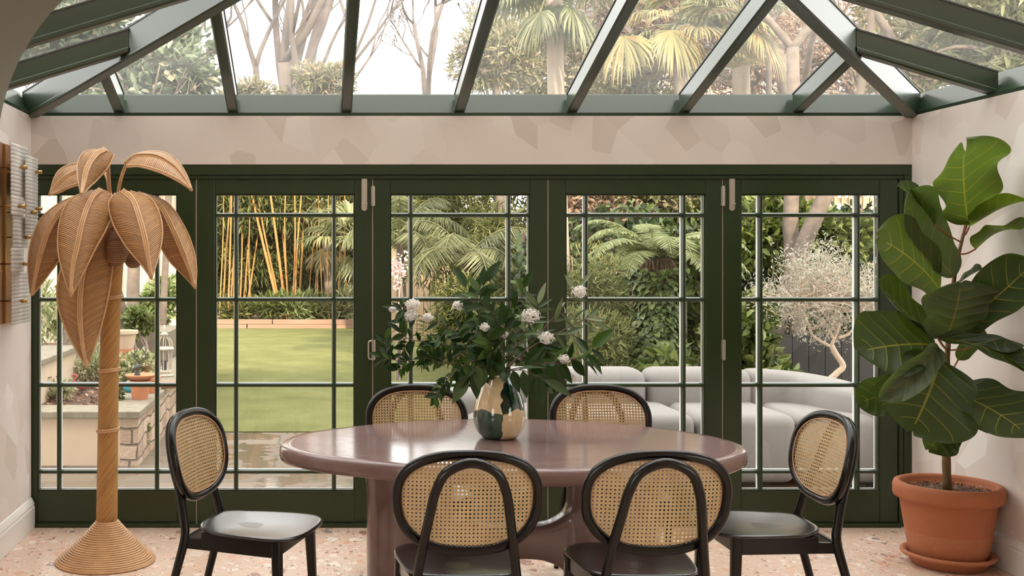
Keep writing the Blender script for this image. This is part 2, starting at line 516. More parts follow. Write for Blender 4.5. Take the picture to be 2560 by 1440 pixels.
def m_figleaf(name, a, b, under, vein):
    t = NT(name)
    u, v, _ = t.sep(t.pos('UV'))[:3]
    av = t.m_('ABSOLUTE', t.m_('MULTIPLY', t.m_('SUBTRACT', u, .5), 2))
    s = t.m_('SUBTRACT', t.m_('MULTIPLY', v, 6.3), t.m_('MULTIPLY', t.m_('POWER', av, 1.25), 1.55))
    fr = t.m_('ABSOLUTE', t.m_('SUBTRACT', t.m_('FRACT', t.m_('ADD', s, .3)), .5))
    lat = t.m_('LESS_THAN', fr, t.m_('SUBTRACT', .030, t.m_('MULTIPLY', av, .018)))
    mid = t.m_('LESS_THAN', av, t.m_('SUBTRACT', .042, t.m_('MULTIPLY', v, .03)))
    vn = t.m_('MULTIPLY', t.m_('MAXIMUM', lat, mid), t.m_('MULTIPLY', t.m_('LESS_THAN', av, .90), t.m_('LESS_THAN', v, .90)))
    net = t.vor(t.comb(t.m_('MULTIPLY', u, 9), t.m_('MULTIPLY', v, 14), 0), 1.0, 'DISTANCE_TO_EDGE', '2D')['Distance']
    fine = t.m_('MULTIPLY', t.m_('LESS_THAN', net, .03), .38)
    c = t.mix(t.noise(t.pos('Object'), 7, 3), a, b)
    c = t.mix(fine, c, vein)
    back = t.n('NewGeometry').outputs['Backfacing']
    c = t.mix(back, c, under)
    c = t.mix(t.m_('MULTIPLY', vn, .85), c, vein)
    puff = t.m_('SINE', t.m_('MULTIPLY', t.m_('FRACT', t.m_('ADD', s, .8)), PI))
    bs = t.bsdf(c, .42, spec=.28, bump=puff, bstr=.45, bdist=.008)
    tr = t.n('BsdfTranslucent'); t.put(tr.inputs[0], t.mix(.5, c, (.25, .42, .03)))
    return t.done(t.mixsh(.42 if 'bright' in name else .22, bs, tr.outputs[0]))
M['fig_lit'] = m_figleaf('fig_leaf_lit_bright', (.038, .070, .005), (.095, .135, .008), (.06, .08, .02), (.36, .27, .04))  # backlit leaves: light painted in as a brighter copy of the leaf colour
M['fig_shaded'] = m_figleaf('fig_leaf_shaded', (.003, .011, .005), (.007, .022, .009), (.028, .042, .018), (.27, .25, .035))  # leaves out of the light: shade painted in as a darker copy
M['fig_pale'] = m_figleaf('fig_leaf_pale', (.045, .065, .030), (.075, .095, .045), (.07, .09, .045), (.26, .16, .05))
M['fig_stem'] = plain('fig_stem', (.16, .095, .035), .7, 0, 40, .4)
M['fig_petiole'] = plain('fig_petiole', (.30, .10, .03), .5)

def m_terracotta():
    t = NT('terracotta')
    p = t.pos('Object')
    z = t.sep(p)[2]
    n = t.noise(p, 9, 4)
    c = t.mix(n, (.34, .105, .040), (.44, .15, .064))
    bloom = t.m_('MULTIPLY', t.m_('LESS_THAN', z, .17), t.m_('MULTIPLY', t.noise(p, 50, 3), .45))
    c = t.mix(bloom, c, (.50, .24, .13))
    return t.done(t.bsdf(c, .78, bump=t.noise(p, 70, 2), bstr=.15))
M['terracotta'] = m_terracotta()

def m_lawn():
    t = NT('lawn')
    p = t.pos('World')
    f = t.m_('ADD', t.m_('MULTIPLY', t.noise(p, 55, 3, .7), .6), t.m_('MULTIPLY', t.noise(p, 2.0, 3), .4))
    c = t.ramp(f, [(.3, (.095, .10, .034)), (.5, (.145, .148, .054)), (.7, (.21, .205, .088))])
    return t.done(t.bsdf(c, .95, spec=.1, bump=t.noise(p, 140, 2), bstr=.5))
M['lawn'] = m_lawn()

def m_flag():
    t = NT('wet_flagstones')
    p = t.pos('World')
    br = t.n('TexBrick'); t.put(br.inputs['Vector'], p)
    br.inputs['Scale'].default_value = 1.0; br.inputs['Brick Width'].default_value = .78; br.inputs['Row Height'].default_value = .5
    br.inputs['Mortar Size'].default_value = .012; br.offset = .4
    br.inputs['Color1'].default_value = (.11, .078, .052, 1); br.inputs['Color2'].default_value = (.19, .14, .10, 1)
    br.inputs['Mortar'].default_value = (.05, .05, .02, 1)
    c = t.mix(t.m_('MULTIPLY', t.noise(p, 4.5, 5, .6), .8), br.outputs[0], (.15, .115, .08))
    wet = t.m_('GREATER_THAN', t.noise(t.vm('ADD', p, (3, 1, 0)), 1.7, 4, .6), .53)
    c = t.mix(t.m_('MULTIPLY', wet, .4), c, (.12, .10, .08))
    rough = t.m_('SUBTRACT', .75, t.m_('MULTIPLY', wet, .66))
    return t.done(t.bsdf(c, rough, bump=t.m_('MULTIPLY', t.noise(p, 18, 3), t.m_('SUBTRACT', 1, t.m_('MULTIPLY', wet, .8))), bstr=.25))
M['flag'] = m_flag()

def m_stonewall():
    t = NT('pink_sandstone_blocks')
    x, y, z = t.sep(t.pos('World'))[:3]
    br = t.n('TexBrick'); wz_ = t.sep(t.vm('SCALE', t.vm('SUBTRACT', t.noise(t.pos('World'), 3.2, 2, out=1), (.5, .5, .5)), .11))
    t.put(br.inputs['Vector'], t.comb(t.m_('ADD', wz_[0], t.m_('ADD', y, t.m_('MULTIPLY', x, .9))), t.m_('ADD', z, wz_[1]), 0))
    br.inputs['Scale'].default_value = 1; br.inputs['Brick Width'].default_value = .31; br.inputs['Row Height'].default_value = .125
    br.inputs['Mortar Size'].default_value = .009; br.inputs['Mortar Smooth'].default_value = .6; br.offset = .37; br.squash = .7; br.squash_frequency = 3
    br.inputs['Color1'].default_value = (.30, .17, .115, 1); br.inputs['Color2'].default_value = (.56, .42, .32, 1)
    br.inputs['Mortar'].default_value = (.07, .045, .03, 1)
    n = t.noise(t.pos('World'), 14, 6, .65)
    c = t.mix(t.m_('MULTIPLY', n, .6), br.outputs[0], (.62, .48, .36))
    h = t.m_('SUBTRACT', t.m_('MULTIPLY', n, .6), br.outputs[1])
    return t.done(t.bsdf(c, .9, bump=h, bstr=1.0, bdist=.04))
M['stone'] = m_stonewall()

def m_timber(name, a, b, along='x', sc=18):
    t = NT(name)
    mul = {'x': (1, sc, sc), 'z': (sc, sc, 1), 'y': (sc, 1, sc)}[along]
    n = t.noise(t.vm('MULTIPLY', t.pos('World'), mul), 1.2, 4, .6)
    return t.done(t.bsdf(t.mix(n, a, b), .8, bump=n, bstr=.3))
M['sleeper'] = m_timber('sleeper_timber', (.20, .105, .07), (.40, .25, .175))
M['fence_wood'] = m_timber('fence_timber', (.34, .22, .13), (.58, .42, .28), 'z')
M['reed'] = m_timber('reed_screen', (.46, .36, .24), (.74, .63, .47), 'z', 40)
M['bark'] = m_timber('tree_bark', (.20, .15, .11), (.46, .37, .29), 'z', 14)
M['bark_pale'] = plain('pale_bark', (.165, .125, .10), .9, 0, 11, .6, bstr=.6, kind='World')
M['bark_twist'] = m_timber('smooth_tan_bark', (.46, .33, .23), (.66, .52, .39), 'z', 25)
M['bark_dark'] = m_timber('dark_fibre_bark', (.06, .04, .028), (.16, .11, .08), 'z', 25)
M['culm'] = m_timber('bamboo_culm', (.32, .135, .035), (.50, .25, .082), 'z', 12)
M['twig'] = plain('grey_twig', (.34, .27, .23), .8)

def m_sofa():
    t = NT('pale_grey_boucle')
    n = t.noise(t.pos('World'), 160, 2, .7)
    c = t.mix(n, (.20, .18, .168), (.275, .252, .236))
    return t.done(t.bsdf(c, .9, bump=n, bstr=.35, bdist=.004))
M['sofa'] = m_sofa()

L_ = leafmat
M['lf_bamboo'] = L_('bamboo_leaf', [(0, (.035, .048, .010)), (.5, (.10, .115, .026)), (1, (.26, .25, .07))])
M['lf_bamboo_soft'] = L_('soft_bamboo_leaf', [(0, (.10, .12, .035)), (.5, (.20, .215, .075)), (1, (.36, .36, .14))])
M['lf_dark'] = L_('dark_leaf', [(0, (.018, .032, .010)), (.6, (.045, .072, .02)), (1, (.10, .14, .04))], .5, .2)
M['lf_laurel'] = L_('laurel_leaf', [(0, (.05, .072, .016)), (.5, (.12, .155, .034)), (1, (.27, .31, .09))], .38, .3)
M['lf_ivy'] = L_('ivy_leaf', [(0, (.045, .065, .02)), (.6, (.11, .145, .042)), (1, (.22, .265, .09))], .42, .2)
M['lf_fern'] = L_('fern_leaf', [(0, (.20, .235, .09)), (.5, (.34, .37, .17)), (1, (.50, .52, .30))], .6, .35)
M['lf_silver'] = L_('silver_leaf', [(0, (.27, .25, .19)), (.5, (.42, .39, .31)), (1, (.62, .58, .49))], .6, .3)
M['lf_magnolia'] = L_('magnolia_leaf', [(0, (.07, .10, .05)), (.5, (.15, .19, .11)), (.85, (.28, .32, .22)), (1, (.42, .34, .22))], .35, .3)
M['lf_mix'] = L_('mixed_leaf', [(0, (.12, .11, .055)), (.4, (.22, .22, .10)), (.7, (.34, .30, .16)), (1, (.50, .36, .24))], .6, .35)
M['lf_brown'] = L_('russet_leaf', [(0, (.16, .09, .06)), (.5, (.32, .20, .13)), (1, (.50, .38, .28))], .7, .3)
M['lf_palm'] = L_('palm_leaf', [(0, (.11, .13, .045)), (.5, (.22, .23, .10)), (1, (.40, .36, .18))], .45, .35)
M['lf_palm_gold'] = L_('palm_leaf_gold', [(0, (.20, .19, .08)), (.5, (.34, .30, .14)), (1, (.48, .30, .13))], .45, .4)
M['lf_palm_grey'] = L_('palm_leaf_grey', [(0, (.10, .115, .05)), (.5, (.20, .21, .10)), (1, (.36, .35, .20))], .45, .35)
M['lf_varieg'] = L_('variegated_leaf', [(0, (.14, .19, .05)), (.5, (.40, .42, .20)), (1, (.78, .72, .50))], .5, .3)
M['lf_bright'] = L_('bright_leaf', [(0, (.09, .13, .035)), (.5, (.18, .235, .075)), (1, (.38, .42, .19))], .5, .35)
M['lf_pink'] = L_('pink_blossom', [(0, (.62, .42, .40)), (1, (.86, .70, .68))], .6, .3)
M['lf_litter'] = L_('dry_leaves', [(0, (.10, .05, .03)), (.5, (.26, .14, .09)), (1, (.52, .36, .25))], .8, .1)
M['bq_dark'] = L_('bouquet_leaf_dark', [(0, (.010, .026, .005)), (.6, (.024, .055, .008)), (1, (.065, .12, .016))], .42, .38, .22)
M['bq_mid'] = L_('bouquet_leaf_mid', [(0, (.022, .045, .016)), (.6, (.055, .092, .034)), (1, (.11, .16, .06))], .45, .38, .22)
M['bq_light'] = L_('bouquet_leaf_light', [(0, (.05, .085, .03)), (.6, (.11, .15, .055)), (1, (.24, .29, .16))], .42, .3)
M['bq_stem'] = plain('bouquet_stem', (.10, .055, .03), .6)
M['floret'] = leafmat('white_floret', [(0, (.74, .62, .54)), (.25, (.88, .84, .78)), (1, (.95, .94, .92))], .6, .25)
# ------------------------------------------------------------------ the room
XL, XR, YB, YF = -1.596, 3.34, 6.05, 3.1
ZB = 2.305                      # top of the walls
S0 = F / YB                     # pixels per metre at the end wall
def wx(px): return (px - VX) / S0
def wz(py): return HC - (py - VY) / S0
def struct(o): o['kind'] = 'structure'; return o

struct(box('floor', XL, XR, 2.7, YB + .02, -.12, 0, M['terrazzo']))
struct(box('floor', -4.0, 5.5, -4.0, 2.7, -.12, 0, M['terrazzo']))
# end wall: band above the doors
struct(box('wall_back', XL - .02, XR + .02, YB, YB + .22, wz(411), ZB, M['wallpaper']))
struct(box('wall_left', XL - .25, XL, YF, YB + .0, 0, ZB, M['wallpaper_side']))
struct(box('wall_right', XR, XR + .25, YF, YB + .22, 0, ZB, M['wallpaper_side']))

def baseboard(name, x, sgn, y0, y1):
    prof = [(0, 0), (.022, 0), (.022, .115), (.018, .125), (.020, .135), (.014, .150), (.006, .165), (.0, .170)]
    m = MB().prism([(x + sgn * a, b) for a, b in prof], y0, y1, 'y')
    return struct(m.build(name, M['white_paint'], None, False, .002))
baseboard('baseboard_left', XL, 1, YF, YB)
baseboard('baseboard_right', XR, -1, YF, YB)

# arched opening between the inner room and the garden room
def arch_wall():
    x0, x1, zt, r = -.915, 2.66, 2.429, .62
    ol = [(x0, 0)]
    for k in range(33):
        a = PI - k / 32 * PI / 2
        ol.append((x0 + r + r * math.cos(a), zt - r + r * math.sin(a)))
    for k in range(33):
        a = PI / 2 - k / 32 * PI / 2
        ol.append((x1 - r + r * math.cos(a), zt - r + r * math.sin(a)))
    ol.append((x1, 0))
    X0, X1, ZT = -4.0, 5.5, 2.9
    n = len(ol); V = []; Fc = []
    # matching outer points
    outer = []
    for (x, z) in ol:
        if z == 0: outer.append((X0 if x < 1 else X1, 0))
        elif x <= x0 + r: t_ = (x - x0) / r; outer.append((X0, z) if t_ < .02 else (X0 + (x0 + r - X0) * t_, ZT))
        elif x >= x1 - r: t_ = (x1 - x) / r; outer.append((X1, z) if t_ < .02 else (X1 - (X1 - x1 + r) * t_, ZT))
        else: outer.append((x, ZT))
    for y in (2.72, 3.10):
        V += [(x, y, z) for x, z in ol] + [(x, y, z) for x, z in outer]
    for i in range(n - 1):
        Fc.append((i, i + 1, n + i + 1, n + i))
        Fc.append((2 * n + i, 3 * n + i, 3 * n + i + 1, 2 * n + i + 1))
        Fc.append((i, 2 * n + i, 2 * n + i + 1, i + 1))
        Fc.append((n + i, n + i + 1, 3 * n + i + 1, 3 * n + i))
    return struct(mesh('wall_arch', V, Fc, M['plaster'], None, False))
arch_wall()
# the house behind and above the arch, and the inner room the photograph is taken from
struct(box('wall_house', -7, 9, 2.72, 3.05, 2.92, 7.2, M['house']))
for nm, x, k in (('wall_inner_left', -4.2, 1), ('wall_inner_right', 5.5, 2)):
    mw = MB().box(x, x + .2, -4.0, -3.2, 0, 2.9).box(x, x + .2, 2.2, 2.72, 0, 2.9).box(x, x + .2, -3.2, 2.2, 0, .5).box(x, x + .2, -3.2, 2.2, 2.6, 2.9)
    struct(mw.build(nm, M['room_white'], None, False))
    wn = thing('window_%d' % k, (x + .1, -.5, .5), kind='structure')  # unseen side windows, added to let fill light in from behind
    MB().box(x + .07, x + .13, -3.2, 2.2, .5, .56).box(x + .07, x + .13, -3.2, 2.2, 2.54, 2.6).box(x + .07, x + .13, -3.2, -3.14, .56, 2.54)\
        .box(x + .07, x + .13, 2.14, 2.2, .56, 2.54).box(x + .07, x + .13, -.53, -.47, .56, 2.54).build('frame', M['white_paint'], wn, False)
    box('pane', x + .098, x + .102, -3.14, 2.14, .56, 2.54, M['glass'], wn)
def win_wall():
    m = MB()
    m.box(-4.0, 5.5, -4.2, -4.0, 0, 2.9)
    return struct(m.build('wall_inner_front', M['room_white'], None, False))
win_wall()
struct(box('ceiling_inner', -4.2, 5.7, -4.2, 2.72, 2.9, 3.0, M['room_white']))

# ------------------------------------------------------------------ glazed doors
YD0, YD1 = 6.065, 6.11          # leaf thickness
def door_leaf(n, g0, g1, x0, x1):
    """g0..g1 glazed width in photo pixels, x0..x1 leaf edges in photo pixels"""
    root = thing('door_%d' % n, (wx((x0 + x1) / 2), YD0, 0), kind='structure')
    X0, X1, G0, G1 = wx(x0) + .003, wx(x1) - .003, wx(g0), wx(g1)
    zt, zg, zg0, z0 = wz(447), wz(485), wz(1229), wz(1308)
    MB().box(X0, G0, YD0, YD1, z0, zt).box(G1, X1, YD0, YD1, z0, zt)\
        .box(G0, G1, YD0, YD1, zg, zt).box(G0, G1, YD0, YD1, z0, zg0).build('frame', M['green'], root, False, .004)
    ys = [wz(p) for p in (537, 749, 964, 1182)]
    xs = [wx(g0 + 52), wx(g1 - 52)]
    bar = MB(); outer = MB()
    hw = .0125
    for z in ys:
        bar.prism([(YD0 + .004, z - .006), (YD0 + .02, z - hw), (YD0 + .028, z - hw), (YD0 + .028, z + hw), (YD0 + .02, z + hw), (YD0 + .004, z + .006)], G0, G1, 'x')
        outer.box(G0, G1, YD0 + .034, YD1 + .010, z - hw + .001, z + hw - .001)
    for x in xs:
        bar.prism([(x - .006, YD0 + .003), (x + .006, YD0 + .003), (x + hw, YD0 + .019), (x + hw, YD0 + .028), (x - hw, YD0 + .028), (x - hw, YD0 + .019)], zg0, zg, 'z')
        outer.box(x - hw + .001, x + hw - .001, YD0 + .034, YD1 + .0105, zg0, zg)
    # thin ovolo bead round the glazing
    b = .007
    bar.box(G0, G0 + b, YD0 + .006, YD0 + .028, zg0, zg).box(G1 - b, G1, YD0 + .006, YD0 + .028, zg0, zg)
    bar.box(G0, G1, YD0 + .006, YD0 + .028, zg - b, zg).box(G0, G1, YD0 + .006, YD0 + .028, zg0, zg0 + b)
    bar.build('glazing_bars', M['green'], root, False, .0015)
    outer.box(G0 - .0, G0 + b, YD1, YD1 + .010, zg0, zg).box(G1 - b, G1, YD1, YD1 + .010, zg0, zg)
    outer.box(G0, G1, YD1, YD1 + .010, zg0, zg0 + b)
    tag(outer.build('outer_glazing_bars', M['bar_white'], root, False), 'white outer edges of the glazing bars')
    box('pane', G0 + .001, G1 - .001, YD0 + .029, YD0 + .033, zg0 + .001, zg - .001, M['glass'], root)
    return root
D1 = door_leaf(1, 92, 442, 48, 490)
D2 = door_leaf(2, 537, 887, 490, 932)
D3 = door_leaf(3, 976, 1326, 932, 1372)
D4 = door_leaf(4, 1416, 1766, 1372, 1810)
D5 = door_leaf(5, 1855, 2203, 1810, 2250)
# frame round the folding doors
m = MB()
m.box(XL - .2, XR, YB + .002, YB + .12, wz(437), wz(411))
m.box(XL - .2, XR, YB + .008, YB + .12, wz(447.5), wz(437.5))
m.box(wx(2251), XR, YB + .012, YB + .12, 0, wz(447.5))
m.box(wx(2262), XR, YB + .002, YB + .012, 0, wz(437))
m.box(XL - .2, wx(2251), YB - .012, YB + .14, -.0, wz(1309))
struct(m.build('trim_1', M['green'], None, False, .003))
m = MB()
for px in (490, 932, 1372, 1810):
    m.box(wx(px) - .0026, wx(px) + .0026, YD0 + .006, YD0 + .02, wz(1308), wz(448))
struct(m.build('gap_light_strips', M['gap_light'], None, False))  # added strips imitate light leaking through the gaps between leaves

def hinge(px, y0, y1, root, wide=.011):
    MB().box(wx(px) - wide, wx(px) + wide, YD0 - .012, YD0 + .001, wz(y1), wz(y0)).tube(
        [(wx(px), YD0 - .014, wz(y1) - .003), (wx(px), YD0 - .014, wz(y0) + .003)], .0075, 10).build('hinge', M['nickel'], root, False, .002)
for px, rt in ((933, D3), (1809, D4)):
    hinge(px, 466, 514, rt)
    hinge(px + 1, 851, 899, rt)
def pull(px, rt, s=-1):
    x = wx(px); pts = [(x, YD0, wz(898)), (x + s * .004, YD0 - .03, wz(898)), (x + s * .018, YD0 - .034, wz(896)), (x + s * .021, YD0 - .034, wz(890)),
        (x + s * .021, YD0 - .034, wz(858)), (x + s * .018, YD0 - .034, wz(853)), (x + s * .004, YD0 - .03, wz(851)), (x, YD0, wz(851))]
    MB().tube(pts, .0045, 8).build('handle', M['nickel'], rt)
pull(930, D2)
def bolt(px, rt):
    x = wx(px); a, z1 = .016, wz(447)
    out = [(x - a, z1), (x - a, wz(520))] + [(x + a * math.cos(t), wz(520) + a * math.sin(t)) for t in np.linspace(PI, 2 * PI, 9)[1:-1]] + [(x + a, wz(520)), (x + a, z1)]
    mm = MB().prism(out, YD0 - .006, YD0, 'y').box(x - .013, x + .013, YD0 - .013, YD0 - .005, wz(508), z1)
    mm.box(x - .017, x + .017, YD0 - .015, YD0 - .004, wz(511), wz(507))
    mm.tube([(x, YD0 - .007, wz(519)), (x, YD0 - .009, wz(519))], .004, 10)
    mm.build('flush_bolt', M['nickel'], rt, False, .0015)
bolt(911, D2); bolt(1832, D5)

# ------------------------------------------------------------------ hipped glass roof
T = .30                                       # pitch
ceil = thing('ceiling', ((XL + XR) / 2, (YF + YB) / 2, ZB), kind='structure')
HALF = (YB - YF) / 2
def eaves():
    prof = [(0, ZB), (0, ZB + .018), (-.012, ZB + .020), (-.066, 2.436), (-.17, 2.436), (-.17, ZB)]
    V = []; Fc = []
    for (o, z) in prof:
        V += [(XL + o, YF, z), (XL + o, YB - o, z), (XR - o, YB - o, z), (XR - o, YF, z)]
    n = len(prof)
    for i in range(n):
        j = (i + 1) % n
        for k in range(3): Fc.append((i * 4 + k, i * 4 + k + 1, j * 4 + k + 1, j * 4 + k))
    mesh('eaves_beam', V, Fc, M['green_roof'], ceil, False)
eaves()
def beam(name, p0, p1, w_, h, nose=.028):
    """p0,p1: middle of the underside; upright section"""
    p0 = np.array(p0, float); p1 = np.array(p1, float)
    d = p1 - p0; d[2] = 0; s = np.array([-d[1], d[0], 0]); s /= np.linalg.norm(s)
    hw = w_ / 2; hn = hw + .006
    prof = [(-hn + .008, 0), (hn - .008, 0), (hn, .008), (hn, nose - .006), (hw, nose), (hw, h), (-hw, h), (-hw, nose), (-hn, nose - .006), (-hn, .008)]
    V = []
    for p in (p0, p1):
        for a, b in prof: V.append(p + s * a + np.array([0, 0, b]))
    n = len(prof)
    Fc = [tuple(range(n)), tuple(range(n, 2 * n))[::-1]] + [(i, n + i, n + (i + 1) % n, (i + 1) % n) for i in range(n)]
    o = mesh(name, V, Fc, M['green_roof'], ceil, False)
    V = []
    for p in (p0, p1):
        for a, b in ((-hw - .004, h - .007), (hw + .004, h - .007), (hw + .004, h + .001), (-hw - .004, h + .001)): V.append(p + s * a + np.array([0, 0, b]))
    mesh('gasket', V, [(0, 1, 2, 3), (7, 6, 5, 4), (0, 4, 5, 1), (1, 5, 6, 2), (2, 6, 7, 3), (3, 7, 4, 0)], M['lead'], o, False)
    return o
zb = lambda s: 2.325 + T * s
HR = .118
ridge_z = zb(HALF)
def rafter_back(x):
    s = min(HALF, x - XL, XR - x) - .02
    beam('rafter', (x, YB + .03, zb(-.03)), (x, YB - s, zb(s)), .048, HR)
for px in (297, 582, 866, 1149, 1431, 1713, 1998): rafter_back(wx(px))
for x in np.arange(7) * .70 + XL + .37:
    s = min(HALF, x - XL, XR - x) - .02
    beam('rafter', (x, YF, zb(0)), (x, YF + s, zb(s)), .048, HR)
for y in (5.36, 4.70, 4.04, 3.5):
    s = min(YB - y, y - YF, HALF) - .02
    beam('rafter', (XL - .03, y, zb(-.03)), (XL + s, y, zb(s)), .05, HR)
    beam('rafter', (XR + .03, y, zb(-.03)), (XR - s, y, zb(s)), .05, HR)
hd = .035
for (cx, sx) in ((XL, 1), (XR, -1)):
    for (cy, sy) in ((YB, -1), (YF, 1)):
        beam('hip_rafter', (cx - sx * .03, cy - sy * .03, zb(-.03) - hd), (cx + sx * HALF, cy + sy * HALF, zb(HALF) - hd), .060, HR + hd + .006)
beam('ridge_beam', (XL + HALF, (YB + YF) / 2, ridge_z - .03), (XR - HALF, (YB + YF) / 2, ridge_z - .03), .06, HR + .05)
# panes of each slope, divided at the rafters
zg = lambda s: 2.325 + HR + .004 + T * s
def pane(pts):
    P0 = [np.array(p, float) for p in pts]; n = len(P0)
    V = P0 + [p + np.array([0, 0, .006]) for p in P0]
    Fc = [tuple(range(n))[::-1], tuple(range(n, 2 * n))] + [(i, (i + 1) % n, n + (i + 1) % n, n + i) for i in range(n)]
    mesh('pane', V, Fc, M['roof_glass'], ceil, False)
def slope(div, lim0, lim1, put):
    """div: cuts along the eaves; put(t, s) -> point"""
    for a, b in zip(div[:-1], div[1:]):
        sa = max(0, min(HALF, a - lim0, lim1 - a)); sb = max(0, min(HALF, b - lim0, lim1 - b))
        pts = [put(a, -.10), put(b, -.10)]
        if sb > 1e-3: pts.append(put(b, sb))
        if sa > 1e-3: pts.append(put(a, sa))
        if len(pts) > 2: pane(pts)
cuts = [XL] + [wx(p) for p in (297, 582, 866, 1149, 1431, 1713, 1998)] + [XR]
slope(cuts, XL, XR, lambda t_, s: (t_, YB - s, zg(s)))
slope([XL] + list(np.arange(7) * .70 + XL + .37) + [XR], XL, XR, lambda t_, s: (t_, YF + s, zg(s)))
ycuts = [YF, 3.5, 4.04, (YB + YF) / 2, 4.70, 5.36, YB]
slope(ycuts, YF, YB, lambda t_, s: (XL + s, t_, zg(s)))
slope(ycuts, YF, YB, lambda t_, s: (XR - s, t_, zg(s)))
# ------------------------------------------------------------------ table
TZ = .745
top_px = [(695, 1111), (712, 1095), (745, 1083), (800, 1074), (900, 1062), (1000, 1053), (1100, 1048), (1200, 1046), (1300, 1046), (1400, 1049),
          (1500, 1054), (1600, 1063), (1700, 1075), (1780, 1088), (1845, 1104), (1874, 1121), (1856, 1137), (1800, 1153), (1720, 1164), (1600, 1172),
          (1486, 1175), (1341, 1176), (1180, 1173), (1080, 1168), (1000, 1163), (920, 1155), (850, 1148), (775, 1138), (715, 1124)]
def table():
    t = thing('dining_table', (.80, 4.52, 0), 'long egg-shaped dining table in polished mauve plaster, vase on top', 'table')
    out = []
    for px, py in top_px:
        d = F * (HC - TZ) / (py - VY)
        out.append(((px - VX) * d / F, d))
    out = spline([(x, y, 0) for x, y in out], 120, True)[:, :2]
    # smooth the outline
    for _ in range(6): out = .5 * out + .25 * (np.roll(out, 1, 0) + np.roll(out, -1, 0))
    c = out.mean(0)
    d = unit(out - c)
    prof = [(.035, -.066), (.012, -.064), (.003, -.056), (0, -.045), (0, -.022), (.002, -.012), (.008, -.004), (.018, 0), (.05, .0005)]
    V = []; n = len(out)
    for o, z in prof:
        q = out - d * o
        V += [(x, y, TZ + z) for x, y in q]
    Fc = [tuple(range(n))[::-1], tuple((len(prof) - 1) * n + k for k in range(n))]
    for i in range(len(prof) - 1):
        for k in range(n):
            Fc.append((i * n + k, i * n + (k + 1) % n, (i + 1) * n + (k + 1) % n, (i + 1) * n + k))
    mesh('tabletop', V, Fc, M['table'], t)
    # sculpted base: two broad columns joined by a low web, voxel-fused
    b = MB()
    def col(cx, cy, a, c_, z0, z1, fl):
        pts = []
        prof = [(1.0 + .18 * fl, z0), (1.0 + .06 * fl, z0 + .05), (1.0, z0 + .14), (1, z1 - .15), (1.05, z1 - .06), (1.22, z1)]
        v = []; f = []; sg = 40
        for s, z in prof:
            for k in range(sg):
                an = 2 * PI * k / sg
                v.append((cx + a * s * math.cos(an), cy + c_ * s * math.sin(an), z))
        for j in range(len(prof) - 1):
            for k in range(sg): f.append((j * sg + k, j * sg + (k + 1) % sg, (j + 1) * sg + (k + 1) % sg, (j + 1) * sg + k))
        f.append(tuple(range(sg))[::-1]); f.append(tuple((len(prof) - 1) * sg + k for k in range(sg)))
        b.add(v, f)
    col(.385, 4.52, .175, .15, 0, .70, 1)
    col(1.235, 4.50, .19, .16, 0, .70, 1)
    def cyl_x(z0, z1, ya, yb, xa, xb, flare=0):
        b.prism([(ya, z0), (yb, z0), (yb, z1), (ya, z1)], xa, xb, 'x')
    web = [(xx, (.265 + .10 * abs(2 * (xx - .81) / .55) ** 3, .40 + .20 * abs(2 * (xx - .81) / .60) ** 5)) for xx in np.linspace(.50, 1.12, 15)]
    v = []; f = []
    for xx, (za, zb_) in web:
        za = .265 - .20 * abs(2 * (xx - .81) / .62) ** 4
        v += [(xx, 4.44, za), (xx, 4.58, za), (xx, 4.58, zb_), (xx, 4.44, zb_)]
    for i in range(14):
        for k in range(4): f.append((i * 4 + k, i * 4 + (k + 1) % 4, i * 4 + 4 + (k + 1) % 4, i * 4 + 4 + k))
    f += [(0, 1, 2, 3), (59, 58, 57, 56)]
    b.add(v, f)
    o = b.build('pedestal', M['table'], t)
    r = o.modifiers.new('fuse', 'REMESH'); r.mode = 'VOXEL'; r.voxel_size = .016; r.use_smooth_shade = True
    s = o.modifiers.new('smooth', 'SMOOTH'); s.iterations = 12; s.factor = .6
table()

# ------------------------------------------------------------------ cane-backed dining chair (faces +y, stands at the origin)
def back_outline(n, inset=0.0, kx=1.0):
    """centre line of the rounded back ring, local (x, z') with z' along the leaning back"""
    pts = []
    for k in range(n):
        a = 2 * PI * k / n
        ca, sa = math.cos(a), math.sin(a)
        e = 2 / 2.55
        x = (abs(ca) ** e) * (1 if ca > 0 else -1)
        z = (abs(sa) ** e) * (1 if sa > 0 else -1)
        wd = .229 - inset + .0 
        wd *= 1 + .035 * z - .045 * max(0, -z) ** 2
        pts.append((x * wd, z * (.166 - inset)))
    return np.array(pts)
ZC = .722
def back_pt(x, zz, off=0.0):
    """map back plane coordinates to chair space: leans back 13 degrees, gently hollow"""
    lean = math.radians(12)
    y = -.262 - zz * math.sin(lean) + .55 * x * x - off * math.cos(lean)
    return (x, y, ZC + zz * math.cos(lean) - off * math.sin(lean) * .5)
